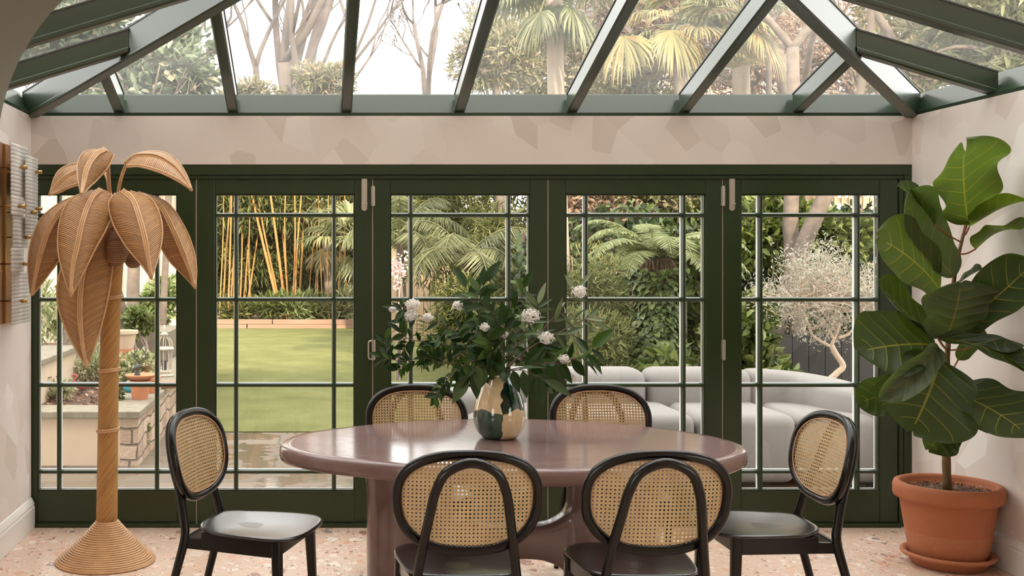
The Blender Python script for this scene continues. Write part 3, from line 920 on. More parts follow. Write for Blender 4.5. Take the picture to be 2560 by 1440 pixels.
def make_chair():
    t = thing('dining_chair', (0, 0, 0))
    # seat
    n = 56; out = []
    for k in range(n):
        a = 2 * PI * k / n; ca, sa = math.cos(a), math.sin(a); e = 2 / 3.6
        x = (abs(ca) ** e) * (1 if ca > 0 else -1); y = (abs(sa) ** e) * (1 if sa > 0 else -1)
        out.append((x * (.205 + .025 * y), .025 + y * .218 + .012 * (1 - x * x) * (1 if y > 0 else 0)))
    out = np.array(out)
    def lift(x, y): return .462 - .012 * max(0, 1 - (x / .2) ** 2) * max(0, 1 - ((y - .02) / .22) ** 2) + .010 * max(0, (-y - .1) / .1)
    V = []; Fc = []
    rings = [(1, -.010), (1.0, -.004), (.985, 0), (.93, 0), (.75, 0), (.45, 0), (.15, 0)]
    for s, dz in rings: V += [(x * s, (y - .02) * s + .02, lift(x * s, (y - .02) * s + .02) + dz) for x, y in out]
    V += [(x * .95, (y - .02) * .95 + .02, lift(x * .95, y * .95) - .014) for x, y in out]
    for i in range(len(rings) - 1):
        for k in range(n): Fc.append((i * n + k, i * n + (k + 1) % n, (i + 1) * n + (k + 1) % n, (i + 1) * n + k))
    Fc.append(tuple((len(rings) - 1) * n + k for k in range(n)))
    b0 = len(rings) * n
    for k in range(n): Fc.append((b0 + k, b0 + (k + 1) % n, (k + 1) % n, k))
    Fc.append(tuple(b0 + k for k in range(n))[::-1])
    mesh('seat', V, Fc, M['black_seat'], t)
    # aprons
    a = MB()
    a.box(-.165, .165, .150, .170, .385, .450)
    for s in (-1, 1):
        pts = [(s * .188, .17), (s * .172, -.225)]
        for (y0, y1, x0, x1, z0) in ((.165, -.15, .186, .168, .385), (-.15, -.235, .168, .165, .385)):
            zt = .450 if y0 > 0 else .428
            v = [(s * (x0 - .010), y0, z0), (s * (x0 + .010), y0, z0), (s * (x1 + .010), y1, z0), (s * (x1 - .010), y1, z0)]
            v += [(q[0], q[1], zt if (i in (0, 1) or y0 > 0) else .425) for i, q in enumerate(v)]
            a.add(v, [(3, 2, 1, 0), (4, 5, 6, 7), (0, 1, 5, 4), (1, 2, 6, 5), (2, 3, 7, 6), (3, 0, 4, 7)])
    a.box(-.155, .155, -.225, -.207, .385, .430)
    a.build('apron', M['black'], t, False, .003)
    for s in (-1, 1):
        v = []; f = []; 
        for (x, y, z, w_) in ((.186, .168, .452, .019), (.188, .170, .36, .0185), (.200, .186, 0, .0125)):
            v += [(s * x + dx * w_, y + dy * w_, z) for dx, dy in ((-1, -.7), (-.7, -1), (.7, -1), (1, -.7), (1, .7), (.7, 1), (-.7, 1), (-1, .7))]
        for i in range(2):
            for k in range(8): f.append((i * 8 + k, i * 8 + (k + 1) % 8, i * 8 + 8 + (k + 1) % 8, i * 8 + 8 + k))
        f += [tuple(range(8))[::-1], tuple(range(16, 24))]
        mesh('leg', v, f, M['black'], t, False, bevel=.002)
    # rear legs run up into one bent hoop behind the back
    c = [(-.192, -.330, 0), (-.186, -.290, .16), (-.178, -.243, .33), (-.168, -.222, .43), (-.158, -.232, .50),
         (-.143, -.258, .60), (-.128, -.292, .69), (-.112, -.314, .77), (-.078, -.330, .836), (0, -.337, .867)]
    c += [(-x, y, z) for x, y, z in c[-2::-1]]
    pts = spline(c, 72)
    r = np.array([.0125 + .0035 * min(1, p[2] / .4) for p in pts])
    MB().tube(pts, r, 14, flat=1.12).build('bent_hoop', M['black'], t)
    # back ring
    o = back_outline(72)
    pts = np.array([back_pt(x, z) for x, z in o])
    v = []; f = []; sg = 12; nn = len(pts)
    cen = np.array(back_pt(0, 0)); nrm = np.array([0, -math.cos(math.radians(12)), -math.sin(math.radians(12))])
    for i in range(nn):
        tg = unit(pts[(i + 1) % nn] - pts[i - 1]); inw = unit(np.cross(tg, nrm))
        for k in range(sg):
            an = 2 * PI * k / sg
            v.append(pts[i] + inw * .0165 * math.cos(an) + nrm * .0155 * math.sin(an))
    for i in range(nn):
        for k in range(sg): f.append((i * sg + k, i * sg + (k + 1) % sg, ((i + 1) % nn) * sg + (k + 1) % sg, ((i + 1) % nn) * sg + k))
    ring = mesh('back_ring', v, f, M['black'], t)
    # cane panel
    o2 = back_outline(72, .012)
    V = []; Fc = []; n = 72
    rr = [1, .8, .6, .4, .2]
    for s in rr: V += [back_pt(x * s, z * s, -.004) for x, z in o2]
    V.append(back_pt(0, 0, -.004))
    for i in range(4):
        for k in range(n): Fc.append((i * n + k, i * n + (k + 1) % n, (i + 1) * n + (k + 1) % n, (i + 1) * n + k))
    for k in range(n): Fc.append((4 * n + k, 4 * n + (k + 1) % n, 5 * n))
    mesh('cane_panel', V, Fc, M['cane'], t)
    o3 = back_outline(72, .0185)
    MB().tube([back_pt(x, z, -.011) for x, z in o3], .0028, 6, True).build('cane_cord', M['cane_cord'], ring)
    return t
proto = make_chair()
def copy_tree(o, parent=None):
    c = o.copy(); COL.objects.link(c)
    if parent is not None: c.parent = parent
    for ch in list(o.children): copy_tree(ch, c)
    return c
chairs = [
    # x, y, turn, label
    (.492, 3.745, 0, 'black cane-backed chair seen from behind, nearer left side of table, below the vase'),
    (1.106, 3.745, 0, 'black cane-backed chair seen from behind, nearer right side of table'),
    (.483, 4.935, PI, 'black cane-backed chair behind the table, left of the vase, facing the room'),
    (1.363, 4.935, PI, 'black cane-backed chair behind the table, right of the vase, facing the room'),
    (-.245, 4.285, -PI / 2 - math.radians(19), 'black cane-backed chair turned sideways beyond the left end of the table'),
    (1.765, 4.29, PI / 2 + math.radians(0), 'black cane-backed chair turned sideways at right end of table near the potted fig'),
]
for i, (x, y, a, lb) in enumerate(chairs):
    c = proto if i == 0 else copy_tree(proto)
    c.location = (x, y, 0); c.rotation_euler = (0, 0, a)
    tag(c, lb, 'chair', 'cane dining chairs round the mauve table')

# ------------------------------------------------------------------ vase
def vase():
    s = 4.6 / F
    prof_px = [(32, 1104), (44, 1101), (54, 1090), (62, 1070), (64, 1048), (62, 1025), (56, 1002), (47, 980), (37, 962), (30, 952), (27, 946)]
    zz = lambda py: (1104 - py) * s
    prof = [(0, 0)] + [(r * s, zz(py)) for r, py in prof_px] + [((r - 5) * s, zz(py)) for r, py in prof_px[::-1][:-1]] + [(0, .012)]
    v, f, uv = lathe(prof, (.780, 4.60, TZ + .0008), 48)
    o = mesh('vase', v, f, M['vase'], None, True, uv)
    tag(o, 'egg-shaped glass vase swirled cream and dark green on the mauve table', 'vase')
vase()

# ------------------------------------------------------------------ wall light on the left wall
def wall_light():
    t = thing('wall_light', (XL, 5.36, 1.18), 'brass wall light with ribbed clear glass plates on the left wall', 'wall light')
    MB().box(XL + .0005, XL + .035, 5.02, 5.68, 1.18, 2.085).build('back_plate', M['copper'], t, False, .003)
    tag(MB().box(XL + .001, XL + .055, 5.665, 5.69, 1.175, 2.09).box(XL + .001, XL + .055, 5.02, 5.045, 1.175, 2.09)
        .box(XL + .030, XL + .045, 5.40, 5.42, 1.18, 2.08).build('plate_edge', M['brass'], t, False, .002), 'brass edge strips')
    # glass plates standing off the wall; each a row of fused horizontal rods
    def plate(x, y0, y1, z0, z1):
        n = max(3, int((z1 - z0) / .0185)); r = (z1 - z0) / n / 2
        m_ = MB()
        m_.box(x - .003, x + .003, y0 + .004, y1 - .004, z0 + .004, z1 - .004)
        for k in range(n):
            z = z0 + r * (2 * k + 1)
            m_.tube([(x, y0, z), (x, y1, z)], r * .98, 10, up=(0, 0, 1), flat=.62)
        m_.build('glass_plate', M['lampglass'], t)
    plate(XL + .110, 5.27, 5.56, 1.80, 2.075)
    plate(XL + .135, 5.44, 5.66, 1.62, 2.03)
    plate(XL + .125, 5.22, 5.42, 1.72, 1.815)
    plate(XL + .110, 5.30, 5.56, 1.56, 1.72)
    plate(XL + .125, 5.22, 5.42, 1.44, 1.56)
    plate(XL + .110, 5.28, 5.60, 1.18, 1.44)
    for (x, y, z) in ((.125, 5.40, 1.965), (.15, 5.60, 1.955), (.14, 5.31, 1.765), (.15, 5.50, 1.742), (.15, 5.60, 1.765), (.125, 5.47, 1.615),
                      (.14, 5.38, 1.480), (.125, 5.40, 1.295)):
        k = MB().tube([(XL + .03, y, z), (XL + x, y, z)], .0035, 8).tube([(XL + x - .004, y, z), (XL + x + .026, y, z)], .0095, 12)
        k.build('knob', M['brass'], t)
wall_light()
# ------------------------------------------------------------------ rattan palm floor lamp
DP = 5.386
def loft(Lp, Mp, Rp, n=34, m=12):
    L3, M3, R3 = spline(Lp, n), spline(Mp, n), spline(Rp, n)
    V = np.empty((n, m + 1, 3)); uv = np.empty((n, m + 1, 2))
    vl = np.concatenate([[0], np.cumsum(np.linalg.norm(np.diff(M3, axis=0), axis=1))])
    for j in range(m + 1):
        u = j / m
        if u <= .5:
            k = u * 2; base = L3 * (1 - k) + M3 * k; w_ = np.linalg.norm(M3 - L3, axis=1)
        else:
            k = (u - .5) * 2; base = M3 * (1 - k) + R3 * k; w_ = np.linalg.norm(M3 - R3, axis=1)
        V[:, j] = base + np.array([0, -.45, .35]) * (w_ * .14 * 4 * k * (1 - k))[:, None]
        uv[:, j, 0] = u; uv[:, j, 1] = vl
    Fc = [(i * (m + 1) + j, i * (m + 1) + j + 1, (i + 1) * (m + 1) + j + 1, (i + 1) * (m + 1) + j) for i in range(n - 1) for j in range(m)]
    return V.reshape(-1, 3), Fc, uv.reshape(-1, 2), L3, M3, R3, V
def frond(t, Lp, Mp, Rp, dl, dm, dr, stem=None):
    def conv(pts, dd):
        k = len(pts)
        return [P(x, y, DP + np.interp(i / (k - 1), np.linspace(0, 1, len(dd)), dd)) for i, (x, y) in enumerate(pts)]
    v, f, uv, L3, M3, R3, G = loft(conv(Lp, dl), conv(Mp, dm), conv(Rp, dr))
    o = mesh('frond', v, f, M['rattan_weave'], t, True, uv)
    sm = o.modifiers.new('thick', 'SOLIDIFY'); sm.thickness = .006; sm.offset = 0
    nrm = np.array([0, -1, .2])
    def rods(C, sep, r, nm, off=0.0):
        b = MB()
        T_ = np.gradient(C, axis=0); T_ /= np.linalg.norm(T_, axis=1)[:, None] + 1e-9
        S_ = np.cross(T_, nrm); S_ /= np.linalg.norm(S_, axis=1)[:, None] + 1e-9
        fade = np.minimum(1, np.linspace(2.4, .25, len(C)))[:, None]
        for q in sep: b.tube(C + S_ * q * fade + np.array([0, -1, .3]) * off, r, 6)
        b.build(nm, M['rattan_rod'], o)
    rods(L3, (-.0035, .004), .0050, 'rim'); rods(R3, (-.0045, .004), .0050, 'rim')
    rods(M3, (-.009, 0, .009), .0050, 'midrib', .005)
    tip = M3[-1]; tdir = unit(M3[-1] - M3[-4])
    MB().tube([tip - tdir * .035, tip - tdir * .02, tip, tip + tdir * .012], [.009, .0115, .0095, .004], 10, flat=.8).build('tip_binding', M['rattan_rod'], o)
    if stem is not None:
        pts = spline([P(*s) for s in stem], 12)
        MB().tube(pts + np.array([-.004, 0, 0]), .0052, 7).tube(pts + np.array([.005, 0, 0]), .0052, 7).build('frond_stem', M['rattan_rod'], o)
def rattan_palm():
    bx = P(264, 1402, DP); bx[2] = 0
    t = thing('rattan_palm_lamp', bx, 'woven rattan palm tree lamp with drooping fronds and coil-wound base, standing on the left', 'lamp')
    prof = [(26, 1300), (33, 1308), (47, 1324), (60, 1338), (74, 1353), (90, 1368), (104, 1381), (116, 1391), (123, 1398), (124, 1401)]
    pr = spline([(r / 501, (1402 - y) / 501 + .002, 0) for r, y in prof], 60)
    Lc = np.concatenate([[0], np.cumsum(np.linalg.norm(np.diff(pr, axis=0), axis=1))])
    b = MB(); k = 23; step = Lc[-1] / k; rt = step * .52
    for i in range(k + 1):
        s = i * step
        r = np.interp(s, Lc, pr[:, 0]); z = np.interp(s, Lc, pr[:, 1]); z = max(z, rt)
        cx = bx[0] + .008 * (z / .2)
        ring = [(cx + (r - rt) * math.cos(a), bx[1] + (r - rt) * math.sin(a), z) for a in np.linspace(0, 2 * PI, 56, endpoint=False)]
        b.tube(ring, rt, 6, True)
    b.build('base', M['rattan_rod'], t)
    cl = [P(267, 1306, DP), P(269, 1150, DP), P(272, 950, DP), P(277, 800, DP), (P(285, 660, DP)), P(292, 560, DP), P(291, 490, DP)]
    pts = spline(cl, 40)
    v, f, uv = tube(pts, np.linspace(.053, .042, 40), 40, up=(0, 1, 0))
    mesh('trunk', v, f, M['rattan_trunk'], t, True, uv)
    for py in (1085, 915, 747):
        i = np.argmin(abs(pts[:, 2] - (HC - (py - VY) * DP / F)))
        c = pts[i]; b = MB()
        for dz in (-.0045, .0045):
            b.tube([(c[0] + .0565 * math.cos(a) * (.053 - i * .00022) / .053, c[1] + .0565 * math.sin(a), c[2] + dz + .004 * math.cos(a)) for a in np.linspace(0, 2 * PI, 36, endpoint=False)], .0052, 7, True)
        b.build('ring_band', M['rattan_rod'], t)
    # coconuts
    for (px, py, off, rx, rz) in ((291, 621, -.085, .057, .088), (333, 645, .06, .045, .052)):
        c = P(px, py, DP + off)
        pr = [(rx * math.sin(a) ** .8 if a > 0 else 0, -rz * math.cos(a)) for a in np.linspace(0, PI, 22)]
        v, f, uv = lathe(pr, c, 32)
        vv = np.asarray(v); ang = np.arctan2(vv[:, 1] - c[1], vv[:, 0] - c[0])
        rad = 1 + .035 * np.cos(ang * 9)
        vv[:, 0] = c[0] + (vv[:, 0] - c[0]) * rad; vv[:, 1] = c[1] + (vv[:, 1] - c[1]) * rad
        mesh('coconut', vv, f, M['rattan_ball'], t, True, uv)
    frond(t, [(232, 396), (196, 409), (160, 420), (139, 442), (125, 484)], [(236, 418), (196, 430), (166, 444), (140, 468), (125, 485)],
          [(240, 446), (200, 459), (171, 468), (147, 480), (126, 486)], (.16, .13, .05), (.10, .05, .02), (.04, .0, .0),
          [(275, 505, .0 + DP), (266, 440, DP + .06), (236, 418, DP + .10)])
    frond(t, [(238, 376), (210, 384), (197, 408), (196, 440), (203, 486)], [(264, 373), (240, 388), (219, 420), (210, 455), (204, 486)],
          [(283, 386), (270, 414), (245, 444), (222, 467), (205, 487)], (.0, -.08, -.22), (-.03, -.16, -.25), (.0, -.08, -.22),
          [(279, 505, DP), (273, 470, DP), (271, 430, DP), (268, 385, DP)])
    frond(t, [(313, 412), (345, 386), (400, 381), (440, 402), (465, 438), (480, 476)], [(314, 412), (340, 392), (390, 393), (430, 416), (458, 446), (477, 473)],
          [(316, 416), (350, 415), (400, 429), (440, 448), (462, 462), (475, 472)], (.08, .17, .10), (0, 0, -.02), (-.03, -.12, -.08),
          [(292, 505, DP), (298, 465, DP), (306, 435, DP), (316, 411, DP)])
    frond(t, [(215, 482), (150, 510), (105, 548), (80, 605), (72, 665), (77, 733)], [(225, 488), (165, 518), (128, 565), (105, 625), (92, 680), (80, 734)],
          [(240, 505), (190, 540), (158, 590), (146, 645), (118, 688), (82, 736)], (.0, .0, -.06), (-.05, -.12, -.10), (-.02, -.04, -.08))
    frond(t, [(360, 500), (380, 540), (396, 600), (425, 650), (456, 683), (486, 717)], [(355, 488), (400, 516), (430, 570), (452, 620), (470, 665), (487, 717)],
          [(345, 482), (415, 508), (455, 562), (478, 615), (489, 668), (488, 718)], (-.02, -.04, -.08), (-.05, -.12, -.10), (.0, .02, -.06))
    frond(t, [(235, 575), (170, 640), (146, 710), (150, 775), (178, 848), (215, 914)], [(262, 545), (220, 640), (204, 710), (200, 780), (205, 850), (216, 915)],
          [(283, 560), (281, 640), (274, 705), (262, 770), (241, 850), (217, 915)], (-.05, -.12, -.16), (-.07, -.15, -.17), (-.05, -.10, -.15))
    frond(t, [(232, 478), (178, 500), (152, 552), (147, 620), (158, 678), (176, 736)], [(252, 473), (228, 498), (208, 550), (194, 612), (182, 672), (177, 736)],
          [(276, 484), (279, 530), (262, 575), (237, 620), (210, 675), (179, 736)], (-.08, -.20, -.34), (-.12, -.30, -.36), (-.08, -.20, -.34))
    frond(t, [(290, 484), (274, 508), (283, 555), (315, 612), (350, 655), (377, 692)], [(306, 477), (332, 500), (350, 548), (362, 595), (370, 640), (378, 693)],
          [(325, 480), (375, 498), (398, 540), (403, 590), (392, 648), (379, 693)], (-.08, -.20, -.34), (-.12, -.30, -.36), (-.08, -.20, -.34))
rattan_palm()

# ------------------------------------------------------------------ potted fig
DF = 5.315
FX = (2370 - VX) * DF / F
def fig_pot():
    s = DF / F
    tp = thing('flower_pot', (FX, DF, .0), 'large terracotta pot with rolled rim holding the fig, by the right wall', 'pot')
    prof = [(.000, .028), (.158, .028), (.165, .034), (.185, .13), (.203, .25), (.213, .318), (.222, .322), (.238, .330), (.243, .345), (.243, .385), (.236, .402),
            (.222, .408), (.210, .404), (.204, .392), (.198, .35), (.0, .35)]
    v, f, uv = lathe(prof, (FX, DF, 0), 64)
    mesh('pot_body', v, f, M['terracotta'], tp, True, uv)
    # compost
    b = MB()
    v, f, uv = lathe([(0, .372), (.08, .371), (.15, .366), (.2015, .358)], (FX, DF, 0), 40)
    b.add(v, f)
    n = 900; a = rng.random(n) * 2 * PI; r = np.sqrt(rng.random(n)) * .193
    C = np.stack([FX + r * np.cos(a), DF + r * np.sin(a), .366 + rng.random(n) * .008], 1)
    lv, lf = leaf_arrays(C, rnd_dir(n) * [1, 1, .35], rnd_dir(n), rng.uniform(.008, .02, n), rng.uniform(.004, .009, n), .3)
    b.add(lv, [tuple(q) for q in lf], mi=1)
    o = b.build('compost', None, tp, False, mats=[M['soil'], M['lf_litter']])
    o['kind'] = 'stuff'
    v, f, uv = lathe([(0, 0), (.150, 0), (.160, .004), (.182, .040), (.205, .048), (.212, .058), (.208, .068), (.196, .068), (.176, .052), (.160, .016), (0, .014)], (FX, DF, 0), 64)
    o = mesh('saucer', v, f, M['terracotta'], None, True, uv, fixed=(FX, DF, 0))
    tag(o, 'round terracotta saucer on the floor under the big fig pot', 'saucer')
fig_pot()

def fig_leaf(root, base, tip, wpx, mat, hint=(0, -1, .3), cup=.18, bend=.10, wave=.03, fold=0.0, nm='leaf', nt=.05):
    wpx *= 1.16
    B = P(base[0], base[1], DF + base[2]); T_ = P(tip[0], tip[1], DF + tip[2])
    W = wpx * (DF + .5 * (base[2] + tip[2])) / F
    D = T_ - B; L = np.linalg.norm(D); D /= L
    S = unit(np.cross(D, np.array(hint, float))); N = np.cross(S, D)
    n, m = 26, 14
    wt = spline([(0, .04, 0), (.04, .36, 0), (.14, .66, 0), (.30, .78, 0), (.46, .84, 0), (.62, .96, 0), (.76, 1.0, 0), (.88, .86, 0), (.96, .56, 0), (1, .12, 0)], 60)
    V = []; uv = []
    ph = random.random() * 6
    for i in range(n):
        t_ = i / (n - 1); wv = np.interp(t_, wt[:, 0], wt[:, 1]) * W / 2
        c = B + D * L * t_ + N * L * (bend * 4 * t_ * (1 - t_))
        for j in range(m + 1):
            q = 2 * j / m - 1
            ex = 1 + .035 * math.sin(t_ * 13 + ph) * abs(q)
            h = cup * wv * q * q * 1.6 + 1.7 * wave * W * math.sin(t_ * 14 + ph + (1.5 if q > 0 else 0)) * abs(q) ** 3 + fold * q * wv
            notch = -nt * L * .5 * (1 + math.cos(min(1, abs(q) * 1.3) * PI)) * max(0, (t_ - .72) / .28) ** 1.5
            V.append(c + S * q * wv * ex + N * h + D * notch)
            uv.append((.5 + q / 2, t_))
    Fc = [(i * (m + 1) + j, (i + 1) * (m + 1) + j, (i + 1) * (m + 1) + j + 1, i * (m + 1) + j + 1) for i in range(n - 1) for j in range(m)]
    # keep the upper face towards N
    o = mesh(nm, V, Fc, mat, root, True, uv)
    sd = o.modifiers.new('smooth', 'SUBSURF'); sd.levels = 1; sd.render_levels = 1
    # petiole to the nearest point on the stem
    return B, o
def fig():
    root = thing('fiddle_leaf_fig', (FX, DF, .372), 'tall fiddle-leaf fig with big veined leaves growing in the terracotta pot', 'plant')
    stem = spline([P(2368, 1222, DF), P(2366, 1130, DF), P(2372, 1020, DF), P(2368, 900, DF), P(2376, 800, DF), P(2386, 690, DF), P(2405, 600, DF), P(2420, 540, DF)], 40)
    stem[0, 2] = .362
    r = np.interp(np.linspace(0, 1, 40), [0, .12, .14, .16, .3, 1], [.0205, .0190, .0215, .018, .014, .006])
    r = r * (1 + .06 * np.sin(np.arange(40) * 2.1))
    MB().tube(stem, r, 12).build('stem', M['fig_stem'], root)
    B_, D_, Pl = M['fig_lit'], M['fig_shaded'], M['fig_pale']
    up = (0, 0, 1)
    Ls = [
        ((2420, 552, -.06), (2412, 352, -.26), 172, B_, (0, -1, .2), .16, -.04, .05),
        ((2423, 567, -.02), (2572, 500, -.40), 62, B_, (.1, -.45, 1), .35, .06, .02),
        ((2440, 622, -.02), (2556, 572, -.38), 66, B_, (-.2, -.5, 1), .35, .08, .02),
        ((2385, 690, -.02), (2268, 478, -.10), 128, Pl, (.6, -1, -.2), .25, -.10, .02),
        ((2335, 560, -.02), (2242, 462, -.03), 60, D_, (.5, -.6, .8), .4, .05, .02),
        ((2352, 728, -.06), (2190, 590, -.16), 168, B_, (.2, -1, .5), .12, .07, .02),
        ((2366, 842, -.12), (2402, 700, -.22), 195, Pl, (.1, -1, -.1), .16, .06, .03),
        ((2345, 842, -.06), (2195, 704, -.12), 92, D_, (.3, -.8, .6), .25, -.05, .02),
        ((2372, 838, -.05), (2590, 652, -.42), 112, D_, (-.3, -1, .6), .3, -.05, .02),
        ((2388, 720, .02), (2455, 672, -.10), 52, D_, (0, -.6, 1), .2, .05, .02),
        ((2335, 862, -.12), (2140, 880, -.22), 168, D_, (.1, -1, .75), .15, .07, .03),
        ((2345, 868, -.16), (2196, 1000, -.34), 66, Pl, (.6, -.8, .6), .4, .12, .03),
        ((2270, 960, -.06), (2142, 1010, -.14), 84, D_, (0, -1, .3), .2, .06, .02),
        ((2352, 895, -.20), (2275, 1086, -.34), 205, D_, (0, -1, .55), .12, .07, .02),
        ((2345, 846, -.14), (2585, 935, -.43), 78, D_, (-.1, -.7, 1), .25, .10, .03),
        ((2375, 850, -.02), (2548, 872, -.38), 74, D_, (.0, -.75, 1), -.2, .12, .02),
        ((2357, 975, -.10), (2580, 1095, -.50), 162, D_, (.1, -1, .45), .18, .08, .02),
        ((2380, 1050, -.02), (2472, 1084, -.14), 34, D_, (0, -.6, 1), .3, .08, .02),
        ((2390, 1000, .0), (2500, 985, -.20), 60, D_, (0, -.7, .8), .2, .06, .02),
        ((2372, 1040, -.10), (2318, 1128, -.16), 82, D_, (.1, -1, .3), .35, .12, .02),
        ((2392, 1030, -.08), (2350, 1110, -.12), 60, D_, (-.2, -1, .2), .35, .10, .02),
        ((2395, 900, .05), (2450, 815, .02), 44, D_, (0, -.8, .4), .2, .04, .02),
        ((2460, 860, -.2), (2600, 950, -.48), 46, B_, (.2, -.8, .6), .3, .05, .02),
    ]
    pet = []
    for i, a in enumerate(Ls):
        base, tip, wpx, mat, hint, cup, bend, wave = a
        Bp, lf = fig_leaf(root, base, tip, wpx, mat, hint, cup, bend, wave, nt=.13 if i == 0 else .05)
        k = np.argmin(np.linalg.norm(stem - (Bp - np.array([0, 0, .05])), axis=1))
        m = MB().tube(spline([stem[k], (stem[k] + Bp) / 2 + np.array([0, 0, -.008]), Bp], 8), .0042, 6)
        m.build('petiole', M['fig_petiole'], lf)
fig()

# ------------------------------------------------------------------ branches in the vase
DV = 4.6
MOUTH = P(1248, 950, DV)
def bq(px, py, off): return P(px, py, DV + off)
def branch(name, label, cat, ctrl, leaves, mat, lsz, lw, n, flowers=(), start=.25, spread=1.0, droop=.0, group=None, twig=0):
    pts = spline([P(1249 + random.uniform(-8, 8), 1075, DV + random.uniform(-.01, .01)), MOUTH + np.array([random.uniform(-.02, .02), random.uniform(-.02, .02), 0])] + [bq(*c) for c in ctrl], 40)
    root = thing(name, tuple(pts[0]), label, cat, group)
    MB().tube(pts, np.linspace(.0032, .0012, 40), 6).build('stem', M['bq_stem'], root)
    sb = MB(); stems = [pts[int(40 * start):]]
    for k in range(twig):
        i = random.randint(int(40 * max(start, .4)), 34); p = pts[i]; d = unit(pts[i + 1] - pts[i])
        q = unit(d * .8 + rnd_dir(1)[0] * .8); L = random.uniform(.07, .14)
        tw = spline([p, p + q * L * .5, p + q * L + np.array([0, 0, -.01])], 14)
        MB().tube(tw, .0011, 5).build('side_twig', M['bq_stem'], root); stems.append(tw)
    C, D, N, Ls = [], [], [], []
    n = int(n * (1.8 if lsz[1] < .07 else (1.25 if lsz[1] < .095 else 1.0))); tot = sum(len(s) for s in stems)
    for s in stems:
        k = max(3, int(n * len(s) / tot))
        for j in range(k):
            t_ = (j + .5) / k * (len(s) - 2); i = int(t_)
            p = s[i] + (s[i + 1] - s[i]) * (t_ - i); d = unit(s[i + 1] - s[i])
            side = unit(np.cross(d, np.array([0, -1, .15]) + rng.normal(size=3) * .35)) * (1 if j % 2 else -1)
            dr = unit(d * .75 + side * spread + rng.normal(size=3) * .22 + np.array([0, 0, -droop]))
            C.append(p); D.append(dr); N.append(unit(np.array([0, -.8, .75]) + rng.normal(size=3) * .45)); Ls.append(random.uniform(*lsz))
    C.append(pts[-1]); D.append(unit(pts[-1] - pts[-3])); N.append(np.array([0, -.7, .7])); Ls.append(lsz[1])
    Ls = np.array(Ls)
    v, f = leaf_arrays(np.array(C), np.array(D), np.array(N), Ls * 1.10, Ls * lw * 1.12, .16, .42, .10)
    o = mesh('leaves', v, f, mat, root, True)
    sd = o.modifiers.new('smooth', 'SUBSURF'); sd.levels = 2; sd.render_levels = 2
    ca = o.data.attributes.new('crease_vert', 'FLOAT', 'POINT')
    ca.data.foreach_set('value', np.tile([1., 0, 0, 1., 0, 0], len(v) // 6))
    for (px, py, off, r) in flowers:
        c = bq(px, py, off)
        r *= 1.35; k = int(90 + 3400 * r); dd = rnd_dir(k); dd = unit(dd + [0, -.25, .3])
        pos = c + dd * r * rng.uniform(.62, 1.08, (k, 1)) * [1, 1, .82] + rng.normal(size=(k, 3)) * .0015
        V = []; Fq = []
        for fl in range(k):
            nn = unit(dd[fl] + rng.normal(size=3) * .2); a = unit(np.cross(nn, [0.3, 1, .2])); b = np.cross(nn, a)
            rr = .0048
            for pt in range(5):
                an = pt * 2 * PI / 5
                dr = a * math.cos(an) + b * math.sin(an); pr = -a * math.sin(an) + b * math.cos(an)
                i0 = len(V)
                V += [pos[fl], pos[fl] + dr * rr * .6 + pr * rr * .42, pos[fl] + dr * rr + nn * .001, pos[fl] + dr * rr * .6 - pr * rr * .42]
                Fq.append((i0, i0 + 1, i0 + 2, i0 + 3))
        fo = mesh('flower_head', np.array(V), np.array(Fq), M['floret'], root, False)
        i = np.argmin(np.linalg.norm(pts - c, axis=1)); i = max(1, i - 3)
        MB().tube([pts[i], (pts[i] + c) / 2, c], .0012, 5).build('flower_stalk', M['bq_stem'], root)
